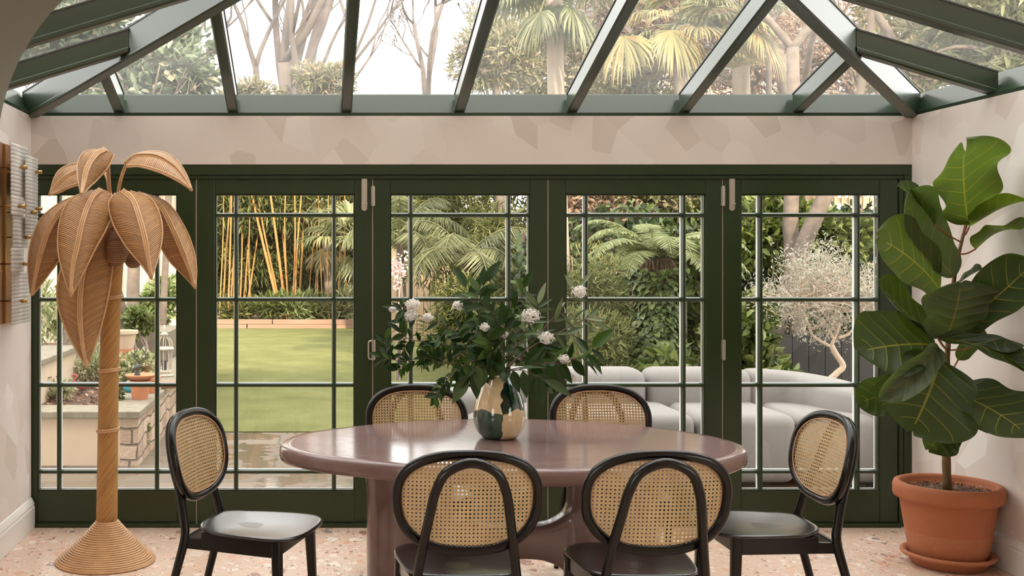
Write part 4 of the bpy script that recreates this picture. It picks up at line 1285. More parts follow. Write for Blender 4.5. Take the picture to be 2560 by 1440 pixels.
def bouquet():
    dk, md, lt = M['bq_dark'], M['bq_mid'], M['bq_light']
    fb, fo = 'flowering_branch', 'foliage_branch'
    branch(fo, 'lowest left spray of small dark oval leaves reaching out of the vase', 'branch', [(1180, 915, -.05), (1080, 905, -.08), (985, 900, -.10), (955, 892, -.10)], 0, dk, (.035, .055), .48, 40, twig=5)
    branch(fo, 'dark leafy spray drooping over the left rear chair back', 'branch', [(1200, 900, -.12), (1130, 935, -.18), (1095, 985, -.2)], 0, dk, (.035, .055), .5, 22, droop=.4, twig=2)
    branch(fo, 'thick dark leafy spray left of the vase, second from the lowest', 'branch', [(1190, 890, .0), (1110, 860, .02), (1030, 850, .02), (1000, 830, .0)], 0, dk, (.04, .065), .48, 44, twig=6)
    branch(fb, 'leftmost branch carrying a round white flower head', 'branch', [(1190, 860, .10), (1110, 815, .14), (1040, 785, .15), (1005, 775, .15)], 0, md, (.05, .08), .42, 20, [(1032, 764, .10, .026), (1028, 790, .10, .022), (1070, 795, .12, .018), (982, 775, .14, .012)], spread=.8, twig=2)
    branch(fb, 'upright grey-green branch left of centre with a small flower cluster', 'branch', [(1235, 870, .04), (1200, 790, .03), (1165, 720, .02)], 0, md, (.07, .10), .46, 16, [(1146, 765, .05, .018)], spread=.9, droop=.2, start=.45)
    branch(fo, 'tallest central branch with broad grey-green leaves', 'branch', [(1250, 860, -.05), (1235, 790, -.06), (1195, 745, -.07), (1215, 705, -.08)], 0, md, (.07, .10), .5, 13, spread=.8, droop=.15, start=.45)
    branch(fo, 'glossy dark branch rising right of centre', 'branch', [(1268, 860, .0), (1285, 780, -.02), (1310, 720, -.03)], 0, dk, (.045, .075), .52, 17, twig=2, start=.4)
    branch(fb, 'right branch topped by a round white flower head', 'branch', [(1290, 870, -.04), (1330, 800, -.08), (1345, 760, -.10)], 0, lt, (.05, .09), .3, 14, [(1326, 791, -.12, .030)], start=.5)
    branch(fb, 'highest right branch with a ragged white flower in front of the door stile', 'branch', [(1300, 890, .0), (1370, 810, .02), (1420, 750, .04), (1445, 720, .05)], 0, lt, (.05, .10), .22, 16, [(1448, 730, .04, .024)], start=.45, twig=3)
    branch(fb, 'arching pale-leaved branch at the far right with a small flower', 'branch', [(1310, 880, .08), (1400, 830, .12), (1460, 800, .14), (1495, 810, .15)], 0, lt, (.05, .085), .3, 18, [(1365, 845, -.02, .024)], start=.45, twig=3)
    branch(fb, 'low right branch with large bright green leaves and a flower below', 'branch', [(1320, 915, -.06), (1400, 905, -.10), (1455, 890, -.12), (1480, 870, -.12)], 0, dk, (.08, .115), .5, 14, [(1427, 945, -.10, .018), (1410, 898, -.12, .017)], spread=1.1, droop=.55, start=.35)
    branch(fo, 'short branch of big hanging leaves just right of the vase mouth', 'branch', [(1290, 925, -.10), (1330, 935, -.14), (1360, 950, -.15)], 0, md, (.09, .12), .46, 9, droop=1.0, start=.35)
    branch(fb, 'short central sprig with a small white flower cluster', 'branch', [(1235, 890, -.12), (1218, 840, -.14)], 0, dk, (.06, .09), .5, 10, [(1211, 818, -.15, .015), (1262, 838, -.1, .012)], start=.3, droop=.1)
    branch(fo, 'dense dark sprig filling the middle above the vase', 'branch', [(1250, 900, -.10), (1262, 850, -.12), (1260, 810, -.12)], 0, dk, (.06, .09), .5, 14, start=.25, spread=1.3, twig=2)
    branch(fo, 'dark sprig leaning back behind the middle of the bunch', 'branch', [(1240, 890, .12), (1200, 840, .18), (1180, 800, .2)], 0, dk, (.05, .08), .5, 16, start=.3, spread=1.2, twig=3)
    branch(fo, 'bluish leafy sprig hanging at the left of the vase mouth', 'branch', [(1222, 925, -.10), (1195, 915, -.14), (1172, 945, -.15)], 0, md, (.08, .115), .5, 8, droop=.9, start=.4)
    branch(fo, 'thin-leaved sprig right of the middle, behind the flower head', 'branch', [(1270, 880, .10), (1330, 850, .16), (1380, 870, .18)], 0, dk, (.055, .085), .45, 22, start=.35, spread=1.1, twig=3)
bouquet()
# ------------------------------------------------------------------ the garden
ZG = -.05
def gx(px, d): return (px - VX) * d / F
def gz(py, d): return HC - (py - VY) * d / F
struct(box('patio_paving', -9, 12, YB + .13, 9.6, ZG - .1, ZG, M['flag']))
struct(MB().prism([(-1.33, 9.6), (12, 9.6), (12, 23.3), (-5, 23.3), (-5, 13.25), (-1.33, 13.25)], ZG - .1, ZG + .012, 'z').build('lawn', M['lawn'], None, False))
struct(box('garden_ground', -25, 30, 9.6, 60, ZG - .3, ZG - .06, M['soil']))

# raised planter
def planter():
    t = thing('raised_planter', (-3.2, 8.07, ZG), 'raised bed with cream rendered front, pink stone side and grey coping', 'planter')
    xs = -1.33
    box('rendered_wall', -6, gx(300, 8.07), 8.09, 8.35, ZG, .31, M['render'], t)
    b = MB()
    b.box(gx(300, 8.07), xs, 8.07, 8.35, ZG, .31).box(xs - .28, xs, 8.35, 13.2, ZG, .31)
    b.build('stone_wall', M['stone'], t, False)
    b = MB()
    b.box(-6, xs + .02, 8.03, 8.40, .312, .362).box(xs - .30, xs + .02, 8.40, 13.2, .312, .3618)
    b.build('coping', M['stone_cap'], t, False, .006)
    box('side_wall', -2.45, -2.2, 8.45, 9.9, .331, .655, M['render'], t)
    box('side_coping', -2.5, -2.16, 8.43, 9.93, .656, .70, M['stone_cap'], t, .005)
    o = box('soil', -6, xs - .30, 8.40, 14.8, .0, .33, M['soil'], t)
    n = 2600
    C = np.stack([rng.uniform(-4, xs - .34, n), rng.uniform(8.43, 11.5, n), .335 + rng.random(n) * .03], 1)
    v, f = leaf_arrays(C, rnd_dir(n) * [1, 1, .4], rnd_dir(n), rng.uniform(.02, .06, n), rng.uniform(.012, .03, n), .2)
    lo = mesh('leaf_litter', v, f, M['lf_litter'], t, False); lo['kind'] = 'stuff'
planter()
tag(box('stone_bench', -2.9, -1.66, 12.2, 13.4, .335, .66, M['stone_cap']), 'long grey slab bench behind the lantern', 'bench')

def reed_fence(x0, x1, y, z1, label):
    t = thing('reed_screen', ((x0 + x1) / 2, y, ZG), label, 'fence')
    b = MB(); x = x0
    while x < x1:
        wd = random.uniform(.03, .06)
        b.box(x, x + wd - .004, y + random.uniform(0, .012), y + .03, ZG - .06, z1 + random.uniform(-.06, .06)); x += wd
    b.build('reeds', M['reed'], t, False)
    b = MB()
    for xx in np.arange(x0 + .2, x1, 1.8): b.box(xx, xx + .07, y + .031, y + .1, ZG - .06, z1)
    b.build('posts', M['fence_wood'], t, False)
reed_fence(-11, -1.55, 15.4, 2.75, 'sunlit reed screen behind the raised bed')
def board_fence(name, x0, x1, y, z0, z1, label, mat, wd=.12, gap=.012):
    t = thing(name, ((x0 + x1) / 2, y, z0), label, 'fence')
    b = MB(); x = x0
    while x < x1:
        b.box(x, x + wd - gap, y, y + .02, z0, z1 + random.uniform(-.01, .01)); x += wd
    b.build('boards', M[mat], t, False)
    MB().box(x0, x1, y + .021, y + .06, z0 + .3, z0 + .38).box(x0, x1, y + .021, y + .06, z1 - .35, z1 - .27).build('rails', M[mat], t, False)
board_fence('wooden_fence', 1.0, 2.6, 19.6, ZG - .06, 1.7, 'sunlit board fence glimpsed low behind the bamboo', 'fence_wood')
board_fence('wooden_fence', 6.2, 11.5, 15.0, ZG - .06, 2.6, 'slatted timber fence behind the silvery shrub at far right', 'fence_wood', .10, .05)
M['fence_dark'] = M['black_board']
board_fence('dark_fence', 4.2, 9.0, 10.6, ZG - .06, .75, 'low dark boarded fence behind the twisted trunk', 'fence_dark', .16, .006)

# timber edging at the end of the lawn
def edging():
    t = thing('timber_edging', (.6, 23.35, ZG), 'two-course timber sleeper edging along the far end of the lawn', 'edging')
    for (x0, x1, z0) in ((-3.4, -1.5, .0), (-1.48, .42, .0), (.44, 2.4, .0), (2.42, 4.6, .0), (-3.4, -.95, .1), (-.93, 1.3, .1), (1.32, 4.6, .1)):
        box('sleeper', x0, x1, 23.3, 23.45, ZG + z0, ZG + z0 + .096, M['sleeper'], t, .006)
edging()
bed = box('back_bed', -6, 14, 23.46, 27, ZG - .06, .12, M['soil']); struct(bed)

# ---- leafy builders
def shrub(name, label, cat, c, size, n, mat, L, Wd, lump=10, lump_r=.4, stems=5, base=None, group=None, up=.3, bend=.1, shell=.7, droop=0, jitter=.7, smooth=False):
    zb_ = base if base is not None else ZG - .05
    t = thing(name, (c[0], c[1], zb_), label, cat, group)
    v, f = blob_leaves(n, c, size, lump, lump_r, up, shell, L, Wd, .2, bend, droop, -1, jitter)
    v[:, 2] = np.maximum(v[:, 2], zb_ + .01)
    mesh('foliage', v, f, M[mat], t, smooth)
    if stems:
        b = MB()
        for k in range(stems):
            e = np.array(c) + rnd_dir(1)[0] * np.array(size) * .65
            e[2] = max(e[2], zb_ + .2)
            s = np.array([c[0] + random.uniform(-.12, .12), c[1] + random.uniform(-.1, .1), zb_])
            m_ = (s + e) / 2 + rng.normal(size=3) * .05
            b.tube(spline([s, m_, e], 8), np.linspace(.016, .005, 8) * max(1, size[2] * .8), 5)
        b.build('stems', M['twig'], t, False)
    return t

def bare_tree(name, label, base, dirv, length, r0, levels, mat, seed, spread=.5, group=None, nb=(2, 3), ratio=.72, twig_bias=.15, minr=.004, cat='tree'):
    rs = random.Random(seed); b = MB()
    t = thing(name, tuple(base), label, cat, group)
    def rec(p, d, L, r, lv):
        k = 4 if lv > 1 else 3
        pts = [p]; q = np.array(p)
        for i in range(k):
            d = unit(d + np.array([rs.gauss(0, .13), rs.gauss(0, .13), rs.gauss(0, .08) + twig_bias * .4]))
            q = q + d * L / k; pts.append(q)
        r1 = r * .68
        b.tube(pts, np.linspace(r, r1, k + 1), 7 if lv > levels - 2 else (5 if lv > 1 else 3))
        if lv <= 0: return
        for j in range(rs.randint(*nb)):
            nd = unit(d + np.array([rs.gauss(0, spread), rs.gauss(0, spread), rs.gauss(0, spread * .7) + twig_bias]))
            st = pts[-1] if j < 2 else pts[rs.randint(2, k)]
            rec(st, nd, L * ratio * rs.uniform(.8, 1.15), max(minr, r1 * rs.uniform(.6, .85)), lv - 1)
    rec(np.array(base, float), unit(np.array(dirv, float)), length, r0, levels)
    b.build('branches', M[mat], t)
    return t

def fan_leaf(parent, hub, d, R, mat, nseg=38, spread=1.9, droop=.25, width=.03, stem0=None):
    d = unit(np.array(d, float)); up = np.array([0, 0, 1.0])
    s = unit(np.cross(d, up)); nrm = np.cross(s, d)
    V = []; Fq = []
    for k in range(nseg):
        a = (k / (nseg - 1) - .5) * 2 * spread
        q = unit(d * math.cos(a) + s * math.sin(a) + rng.normal(size=3) * .03)
        side = unit(np.cross(q, nrm))
        Rk = R * (1 - .22 * abs(a) / spread) * random.uniform(.88, 1.05); w_ = R * width
        p0 = np.array(hub); p1 = p0 + q * Rk * .5 + nrm * .03 * R; p2 = p1 + q * Rk * .32 - up * droop * Rk * .25; p3 = p2 + q * Rk * .15 - up * droop * Rk * .45
        i = len(V)
        V += [p0 - side * w_ * .2, p0 + side * w_ * .2, p1 + side * w_, p1 - side * w_, p2 + side * w_ * .7, p2 - side * w_ * .7, p3, p3]
        Fq += [(i, i + 1, i + 2, i + 3), (i + 3, i + 2, i + 4, i + 5), (i + 5, i + 4, i + 6, i + 7)]
    o = mesh('fan_leaf', np.array(V), [tuple(q) for q in Fq], M[mat], parent, False)
    if stem0 is not None:
        MB().tube(spline([stem0, (np.array(stem0) + np.array(hub)) / 2 + [0, 0, .05], hub], 6), .012, 5).build('leaf_stalk', M['lf_palm'], o)
def fan_palm(label, px, d, py, R, mat, nl, trunk_r, skirt=10, mat2=None, seed=1, extra=()):
    x, z = gx(px, d), gz(py, d)
    t = thing('fan_palm', (x, d, ZG - .06), label, 'palm', 'fan palms beyond the roof')
    pts = spline([(x + .15, d, ZG - .06), (x + .05, d, z * .5), (x, d, z - .1)], 14)
    MB().tube(pts, trunk_r, 12).build('trunk', M['bark'], t)
    rs = np.random.default_rng(seed)
    for k in range(nl):
        a = k * 2.4 + rs.random() * .5; el = rs.uniform(-.35, .9)
        dr = np.array([math.cos(a), math.sin(a), 0]) * math.cos(el) + np.array([0, 0, math.sin(el)])
        hub = np.array([x, d, z]) + dr * R * .75
        fan_leaf(t, hub, dr, R, mat if rs.random() > .3 or not mat2 else mat2, droop=.5, stem0=(x, d, z))
    for k in range(skirt):
        a = k * 2.4; dr = np.array([math.cos(a) * .35, math.sin(a) * .35, -1])
        fan_leaf(t, np.array([x, d, z - .1]) + np.array([math.cos(a), math.sin(a), 0]) * R * .3 - [0, 0, R * .25], dr, R * .9, mat2 or mat, 16, .9, .1)
    for (hx, hy, dd, rr) in extra:
        h = np.array([gx(hx, d - .6), d - .6, gz(hy, d - .6)])
        fan_leaf(t, h, unit(np.array(dd)), rr, mat2 or mat, 36, 1.35, .6, .03, stem0=(x, d, z))
    return t

def pinnate(parent, p0, d, L, nl, ll, mat, arch=.5, droop=.35, wd=.10, nm='frond', flat=0.0):
    """arching feather frond; one mesh"""
    d = unit(np.array(d, float)); h = np.array([d[0], d[1], 0]); up = np.array([0, 0, 1.0])
    n = 16; pts = [np.array(p0, float)]; dv = d.copy()
    for i in range(n):
        dv = unit(dv - up * arch * (i / n) * .22)
        pts.append(pts[-1] + dv * L / n)
    pts = np.array(pts)
    b = MB().tube(pts, np.linspace(.010, .003, n + 1) * max(.6, L), 4)
    C, D, N, Ls = [], [], [], []
    for k in range(nl):
        t_ = .08 + .92 * k / nl; f_ = t_ * n; i = min(int(f_), n - 1)
        p = pts[i] + (pts[i + 1] - pts[i]) * (f_ - i); dd = unit(pts[i + 1] - pts[i])
        s = unit(np.cross(dd, up))
        prof = math.sin(PI * min(1, .12 + t_ * .88)) ** .6
        for sg in (-1, 1):
            C.append(p); D.append(unit(s * sg + dd * .45 - up * droop + rng.normal(size=3) * .07)); N.append(up + dd * .2); Ls.append(ll * prof * random.uniform(.85, 1.1))
    Ls = np.array(Ls)
    v, f = leaf_arrays(np.array(C), np.array(D), np.array(N), Ls, Ls * wd, .1, .4, .12)
    b.add(v, [tuple(q) for q in f])
    return b.build(nm, M[mat], parent, False)

# ---- bamboo at the end of the lawn: clumps with separate culms
def bamboo_clump(label, culms, leaf_c, leaf_s, n, seed):
    rs = random.Random(seed); d = 23.9
    mx = float(np.mean([c[0] for c in culms])); leaf_c = list(leaf_c) + [cl(mx, 690, 25.4), cl(mx + 10, 600, 25.2)]
    x0 = gx(np.mean([c[0] for c in culms]), d)
    t = thing('bamboo_clump', (x0, d, .12), label, 'bamboo', 'bamboo at the end of the lawn')
    for (bx_, by, tx, ty, r) in culms:
        dd = d + rs.uniform(-.3, .5)
        p0 = np.array([gx(bx_, dd), dd, .10]); p1 = np.array([gx(tx, dd), dd + rs.uniform(-.1, .3), gz(ty, dd)])
        dr = (p1 - p0) / max(.3, p1[2] - p0[2])
        p2 = p0 + dr * (4.2 + rs.uniform(-.3, .5)) + np.array([rs.uniform(-.2, .2), 0, 0])
        pts = spline([p0, p1, p2], 30)
        rr = np.array([r * .72 * (1.12 if i % 3 == 0 else 1) * (1 - .4 * i / 30) for i in range(30)])
        MB().tube(pts, rr, 7).build('culm', M['culm'], t)
    parts = []
    for (cx, cy, cz) in leaf_c:
        parts.append(blob_leaves(int(n * 2.1) // len(leaf_c), (cx, cy, cz), leaf_s, 12, .42, -.1, .5, (.16, .32), .13, .1, .15, .5, -1, .8))
    v, f = join_leaves(*parts)
    mesh('foliage', v, f, M['lf_bamboo'], t, False)
cl = lambda px, py, d=24.4: (gx(px, d), d, gz(py, d))
bamboo_clump('leftmost bamboo clump with close upright golden canes', [(548, 800, 556, 560, .022), (556, 800, 570, 560, .032), (570, 800, 578, 560, .03), (574, 800, 592, 570, .03), (530, 800, 535, 560, .03), (583, 800, 588, 560, .03)],
             [cl(545, 520), cl(590, 500), cl(560, 610, 25)], (.9, .6, .75), 3600, 1)
bamboo_clump('bamboo clump of thin leaning canes left of the crossing pair', [(606, 795, 618, 600, .032), (612, 795, 640, 610, .030), (598, 795, 604, 610, .028), (628, 795, 622, 620, .022)],
             [cl(620, 510), cl(660, 500), cl(630, 640, 25)], (.9, .6, .8), 3600, 2)
bamboo_clump('bamboo clump with two thick crossing canes at the middle of the lawn edge', [(704, 797, 642, 545, .048), (708, 797, 655, 550, .036), (718, 797, 684, 545, .045), (724, 780, 702, 545, .030)],
             [cl(680, 510), cl(720, 505), cl(700, 600, 25.2)], (1.0, .6, .7), 3800, 3)
bamboo_clump('bamboo clump of straight canes right of the crossing pair', [(730, 795, 738, 600, .032), (736, 795, 745, 590, .03), (746, 780, 758, 560, .034), (722, 740, 712, 560, .026)],
             [cl(745, 520), cl(765, 560, 25)], (.8, .6, .7), 2800, 4)
bamboo_clump('pale thin bamboo canes beside the fan palm', [(770, 790, 782, 620, .016), (786, 790, 793, 620, .016), (794, 790, 791, 610, .022), (808, 790, 800, 620, .016), (824, 780, 818, 640, .02), (842, 795, 850, 620, .024), (872, 795, 862, 640, .028)],
             [cl(840, 500), cl(880, 520, 25)], (.9, .6, .6), 2600, 5)
# undergrowth on the back bed
for k, (px, py, c_, sz, mt, lb) in enumerate([(600, 775, 900, (.55, .3, .30), 'lf_bamboo', 'low grassy tuft at the left end of the timber edging'),
        (680, 775, 900, (.6, .3, .28), 'lf_laurel', 'low leafy plant at the foot of the crossing bamboo'),
        (745, 768, 900, (.55, .3, .40), 'lf_bright', 'bright strappy plant behind the timber edging'),
        (815, 775, 1000, (.7, .3, .32), 'lf_bamboo_soft', 'soft green tuft below the far fan palm'),
        (880, 770, 900, (.6, .3, .40), 'lf_varieg', 'pale tuft at the right of the timber edging')]):
    shrub('low_shrub', lb, 'shrub', (gx(px, 23.7), 23.75, gz(py, 23.7)), sz, c_, mt, (.12, .28), .16, 8, .45, 0, .12, None, .6)
# dark hedge behind everything at the end
def hedge(label, x0, x1, y, z0, z1, n, mat, L, Wd, depth=.8, cat='hedge'):
    t = thing('hedge', ((x0 + x1) / 2, y, ZG - .06), label, cat)
    C = np.stack([rng.uniform(x0, x1, n), y + rng.random(n) ** 2 * depth, rng.uniform(z0, z1, n)], 1)
    C[:, 2] += .25 * np.sin(C[:, 0] * 2.1) * (C[:, 2] - z0) / (z1 - z0)
    C[:, 1] += .3 * np.sin(C[:, 0] * 1.7 + C[:, 2] * 1.3)
    ln = rng.uniform(*L, n)
    v, f = leaf_arrays(C, unit(rng.normal(size=(n, 3)) + [0, -.7, .1]), unit(rng.normal(size=(n, 3)) * .6 + [0, -.8, .7]), ln, ln * Wd, .2, .45, .12)
    mesh('foliage', v, f, M[mat], t, False)
    b = MB()
    for x in np.arange(x0 + .2, x1, .45):
        b.tube(spline([(x, y + depth * .6, ZG - .06), (x + random.uniform(-.2, .2), y + depth * .5, (z0 + z1) / 2), (x + random.uniform(-.3, .3), y + depth * .5, z1 - .1)], 7), .03, 5)
    b.build('stems', M['bark_dark'], t)
    return t
hedge('dark evergreen hedge behind the bamboo', -5.5, 3.6, 27.2, -.1, 4.3, 15000, 'lf_dark', (.18, .36), .4, 1.2)
hedge('tall mixed hedge at the end of the garden behind the feathery palm', 1.8, 7.0, 20.6, -.1, 4.0, 12000, 'lf_bamboo', (.12, .30), .18, 1.2)

# ---- feather palms and grasses behind the third door
def feather_palm(label, px, d, py, L, nf, mat, seed, trunk=.09, el=(.1, 1.1)):
    x, z = gx(px, d), gz(py, d)
    t = thing('feather_palm', (x, d, ZG - .06), label, 'palm', 'feather palms')
    MB().tube([(x, d, ZG - .06), (x + .03, d, z * .5), (x, d, z)], [trunk * 1.2, trunk, trunk], 9).build('trunk', M['bark_dark'], t)
    rs = np.random.default_rng(seed)
    for k in range(nf):
        a = k * 2.4 + rs.random() * .4; e = rs.uniform(*el)
        pinnate(t, (x, d, z), (math.cos(a) * math.cos(e), math.sin(a) * math.cos(e), math.sin(e)), L * rs.uniform(.8, 1.1), 44, L * .30, mat, 1.15, .55, .055)
feather_palm('feathery palm with drooping pale fronds in the middle of the garden', 1165, 14.5, 640, 1.25, 15, 'lf_palm_grey', 11, .06)
feather_palm('feathery palm at the left edge of the third door', 1000, 15.5, 590, 1.1, 12, 'lf_palm_grey', 12, .06)
feather_palm('feathery palm partly hidden behind the flowers, right of the middle one', 1310, 15.5, 620, 1.1, 12, 'lf_palm', 13, .06)
shrub('bamboo_shrub', 'loose yellow-green bamboo bush low behind the bouquet', 'shrub', (gx(1205, 13.2), 13.4, .65), (.85, .6, .75), 5000, 'lf_bamboo', (.08, .18), .14, 16, .35, 8, group=None, up=.1, droop=.3)
shrub('bamboo_shrub', 'tall yellow-green bamboo bush behind the middle feathery palm', 'shrub', (gx(1120, 17), 17.3, 2.0), (1.3, .7, 1.3), 5200, 'lf_bamboo', (.12, .26), .13, 16, .35, 8, up=0, droop=.4)
shrub('bamboo_shrub', 'bamboo bush with arching canes right of the middle feathery palm', 'shrub', (gx(1270, 15), 15.2, 1.2), (.9, .6, 1.3), 4200, 'lf_bamboo', (.10, .20), .13, 14, .35, 10, up=0, droop=.3)
shrub('pink_blossom_shrub', 'sparse pink blossom at the left of the third door', 'shrub', (gx(990, 13.5), 13.6, 1.35), (.22, .2, .35), 260, 'lf_pink', (.03, .05), .8, 7, .4, 4)
tag(MB().tube([(gx(1040, 17), 16.9, gz(664, 17)), (gx(1052, 17), 16.9, gz(671, 17))], .028, 8).tube([(gx(1046, 17), 16.9, gz(668, 17)), (gx(1046, 17), 16.95, 1.0)], .006, 5).build('bird_feeder', plain('blue_plastic', (.03, .06, .30), .4)), 'small blue bird feeder among the bamboo leaves', 'feeder')

# ---- fourth door: tree fern, ivy, bamboo bush, laurel
def tree_fern():
    d = 10.8; x, z = gx(1640, d), gz(640, d)
    t = thing('tree_fern', (x, d, ZG - .06), 'tree fern spreading pale green fronds behind the fourth door', 'fern')
    MB().tube(spline([(x + .05, d, ZG - .06), (x + .08, d, .6), (x, d, z - .02)], 12), np.linspace(.11, .15, 12), 12).build('trunk', M['bark_dark'], t)
    for k in range(22):
        a = k * 2.4; e = (.25 + .62 * ((k * 7) % 10) / 10)
        pinnate(t, (x, d, z), (math.cos(a) * math.cos(e), math.sin(a) * math.cos(e), math.sin(e)), .95 * random.uniform(.8, 1.1), 42, .17, 'lf_fern', 1.0, .15, .17)
    n = 500; a = rng.random(n) * 2 * PI
    C = np.stack([x + .14 * np.cos(a), d + .14 * np.sin(a), z - rng.random(n) * .35], 1)
    D = np.stack([np.cos(a) * .5, np.sin(a) * .5, -np.ones(n)], 1)
    v, f = leaf_arrays(C, D + rng.normal(size=(n, 3)) * .2, rnd_dir(n), rng.uniform(.1, .26, n), rng.uniform(.008, .02, n), .1)
    mesh('old_frond_skirt', v, f, M['lf_brown'], t, False)
tree_fern()
def ivy():
    d = 10.75; x = gx(1645, d); n = 3400
    a = rng.random(n) * 2 * PI; zz = rng.random(n) * (gz(668, d) + .03) - .03
    r = .20 + .07 * np.sin(zz * 5) + rng.random(n) * .05 + .10 * (1 - zz / 1.5) ** 2
    C = np.stack([x + r * np.cos(a), d + r * np.sin(a), zz], 1)
    D = np.stack([np.cos(a) * .5, np.sin(a) * .5, -np.ones(n)], 1) + rng.normal(size=(n, 3)) * .4
    v, f = leaf_arrays(C, D, np.stack([np.cos(a), np.sin(a), np.full(n, .4)], 1), rng.uniform(.05, .085, n), rng.uniform(.045, .075, n), .1, .35)
    tag(mesh('ivy', v, f, M['lf_ivy'], None, False), 'ivy covering the trunk of the tree fern', 'ivy')
ivy()
shrub('bamboo_shrub', 'dense soft bamboo bush left of the ivy-clad trunk', 'shrub', (gx(1500, 10.4), 10.6, .45), (.62, .45, .72), 6500, 'lf_bamboo_soft', (.05, .10), .16, 20, .36, 6, up=.1)
shrub('bamboo_shrub', 'higher greyish bamboo bush behind the dense one', 'shrub', (gx(1475, 12), 12.4, 1.15), (.75, .5, .6), 4600, 'lf_bamboo_soft', (.06, .12), .16, 16, .36, 6, up=.1)
shrub('laurel', 'bright laurel bush low at the right of the ivy-clad trunk', 'shrub', (gx(1725, 9.6), 9.9, .25), (.42, .35, .45), 900, 'lf_laurel', (.09, .15), .5, 10, .42, 5, up=.2)
shrub('laurel', 'tall laurel bush filling the right side of the fourth door', 'shrub', (gx(1770, 11), 11.3, 1.0), (.55, .4, .95), 2300, 'lf_laurel', (.09, .14), .48, 14, .36, 6, up=.2)
shrub('russet_shrub', 'dry russet shrub above the bamboo bush at upper left of the fourth door', 'shrub', (gx(1470, 14), 14.3, 2.0), (1.0, .6, .75), 3600, 'lf_brown', (.06, .12), .35, 14, .36, 8)
shrub('mixed_shrub', 'leafy mixed shrub above the tree fern', 'shrub', (gx(1640, 14), 14.4, 2.3), (1.1, .6, .8), 3600, 'lf_mix', (.07, .13), .45, 14, .36, 8)
shrub('mixed_shrub', 'green mixed shrub between the fern and the pale trunks', 'shrub', (gx(1800, 14), 14.2, 1.6), (1.0, .6, 1.2), 4200, 'lf_laurel', (.08, .13), .45, 16, .34, 8)
hedge('deep green hedge right behind the sofa', 2.4, 9.2, 12.9, -.1, 1.9, 11000, 'lf_dark', (.09, .15), .55, .9)

# ---- fifth door: laurel hedge, pale trunks, silvery shrub with twisted trunk
shrub('laurel', 'laurel bush at the lower left of the fifth door, lit from above', 'shrub', (gx(1885, 9.7), 9.9, .55), (.42, .35, .75), 1500, 'lf_laurel', (.09, .15), .5, 12, .38, 5, up=.2)
shrub('laurel', 'laurel bush high in the fifth door between the pale trunks', 'shrub', (gx(1900, 12.2), 12.4, 1.75), (.8, .5, .6), 2300, 'lf_laurel', (.10, .15), .5, 14, .36, 6, up=.2)
shrub('laurel', 'yellow-green laurel bush behind the silvery shrub', 'shrub', (gx(2080, 12.6), 12.8, 1.75), (1.0, .5, .6), 2600, 'lf_laurel', (.10, .16), .48, 14, .36, 6, up=.2)
shrub('laurel', 'dark laurel bush left of the twisted trunk', 'shrub', (gx(1965, 9.9), 10.1, .2), (.40, .3, .45), 1000, 'lf_laurel', (.08, .13), .5, 10, .38, 5, up=.2)
def silver_shrub():
    d = 8.9
    t = thing('silver_shrub', (gx(2100, d), d, ZG), 'silvery twiggy shrub on a pale twisted trunk behind the fifth door', 'shrub')
    q = lambda px, py, o=0: P(px, py, d + o)
    b = MB()
    def limb(pts, r0, r1): b.tube(spline(pts, 22), np.linspace(r0, r1, 22), 9)
    base = q(2105, 1010); base = np.array([q(2120, 1110)[0], d, ZG])
    limb([base, q(2095, 1010), q(2065, 965), q(2090, 935), q(2108, 915), q(2090, 885), q(2078, 862)], .028, .022)
    limb([q(2080, 868), q(2050, 852), q(2030, 835), q(2020, 805), q(2000, 770), q(1980, 740)], .014, .006)
    limb([q(2078, 864), q(2092, 830), q(2100, 800), q(2105, 760), q(2120, 720)], .014, .005)
    limb([q(2095, 845), q(2120, 835), q(2140, 810), q(2150, 770)], .014, .005)
    limb([q(2085, 850), q(2070, 820), q(2050, 790), q(2035, 750)], .012, .004)
    limb([q(2100, 825), q(2080, 790), q(2085, 750)], .010, .004)
    b.build('trunk', M['bark_twist'], t)
    b = MB(); ends = []
    cc = q(2065, 730)
    for k in range(170):
        e = cc + rnd_dir(1)[0] * np.array([.62, .42, .40]) * rng.random() ** .4
        s = q(*[(1990, 750), (2035, 760), (2085, 760), (2120, 730), (2150, 780)][k % 5])
        m_ = (s + e) / 2 + rng.normal(size=3) * .05
        pts = spline([s, m_, e], 7); b.tube(pts, np.linspace(.005, .0018, 7), 3); ends.append(e); ends.append((m_ + e) / 2)
    b.build('twigs', M['bark_twist'], t, False)
    E = np.array(ends); n = 9000; k = rng.integers(0, len(E), n)
    C = E[k] + rng.normal(size=(n, 3)) * .055
    ln = rng.uniform(.022, .045, n)
    v, f = leaf_arrays(C, rnd_dir(n) + [0, 0, .4], rnd_dir(n), ln, ln * .22, .1)
    mesh('foliage', v, f, M['lf_silver'], t, False)
silver_shrub()
def trunk(label, px, d, r, top, bend=.1, mat='bark_pale', seed=5, lv=4, L=2.6, name='tree', dx=0):
    x = gx(px, d)
    t = bare_tree(name, label, (x, d, ZG - .06), (dx, 0, 1), top, r, lv, mat, seed, .42, 'bare trees', (2, 3), .62, .12, .006)
    return t
trunk('straight pale-barked tree behind the fifth door, the right one of the pair', 1985, 11.5, .10, 4.0, seed=21, dx=.015)
trunk('pale-barked tree behind the fifth door, the left one of the pair', 1935, 11.9, .105, 3.9, seed=24, dx=-.01)
trunk('tall bare tree at the right of the roof view', 2050, 18.0, .19, 6.5, seed=27, dx=.02)

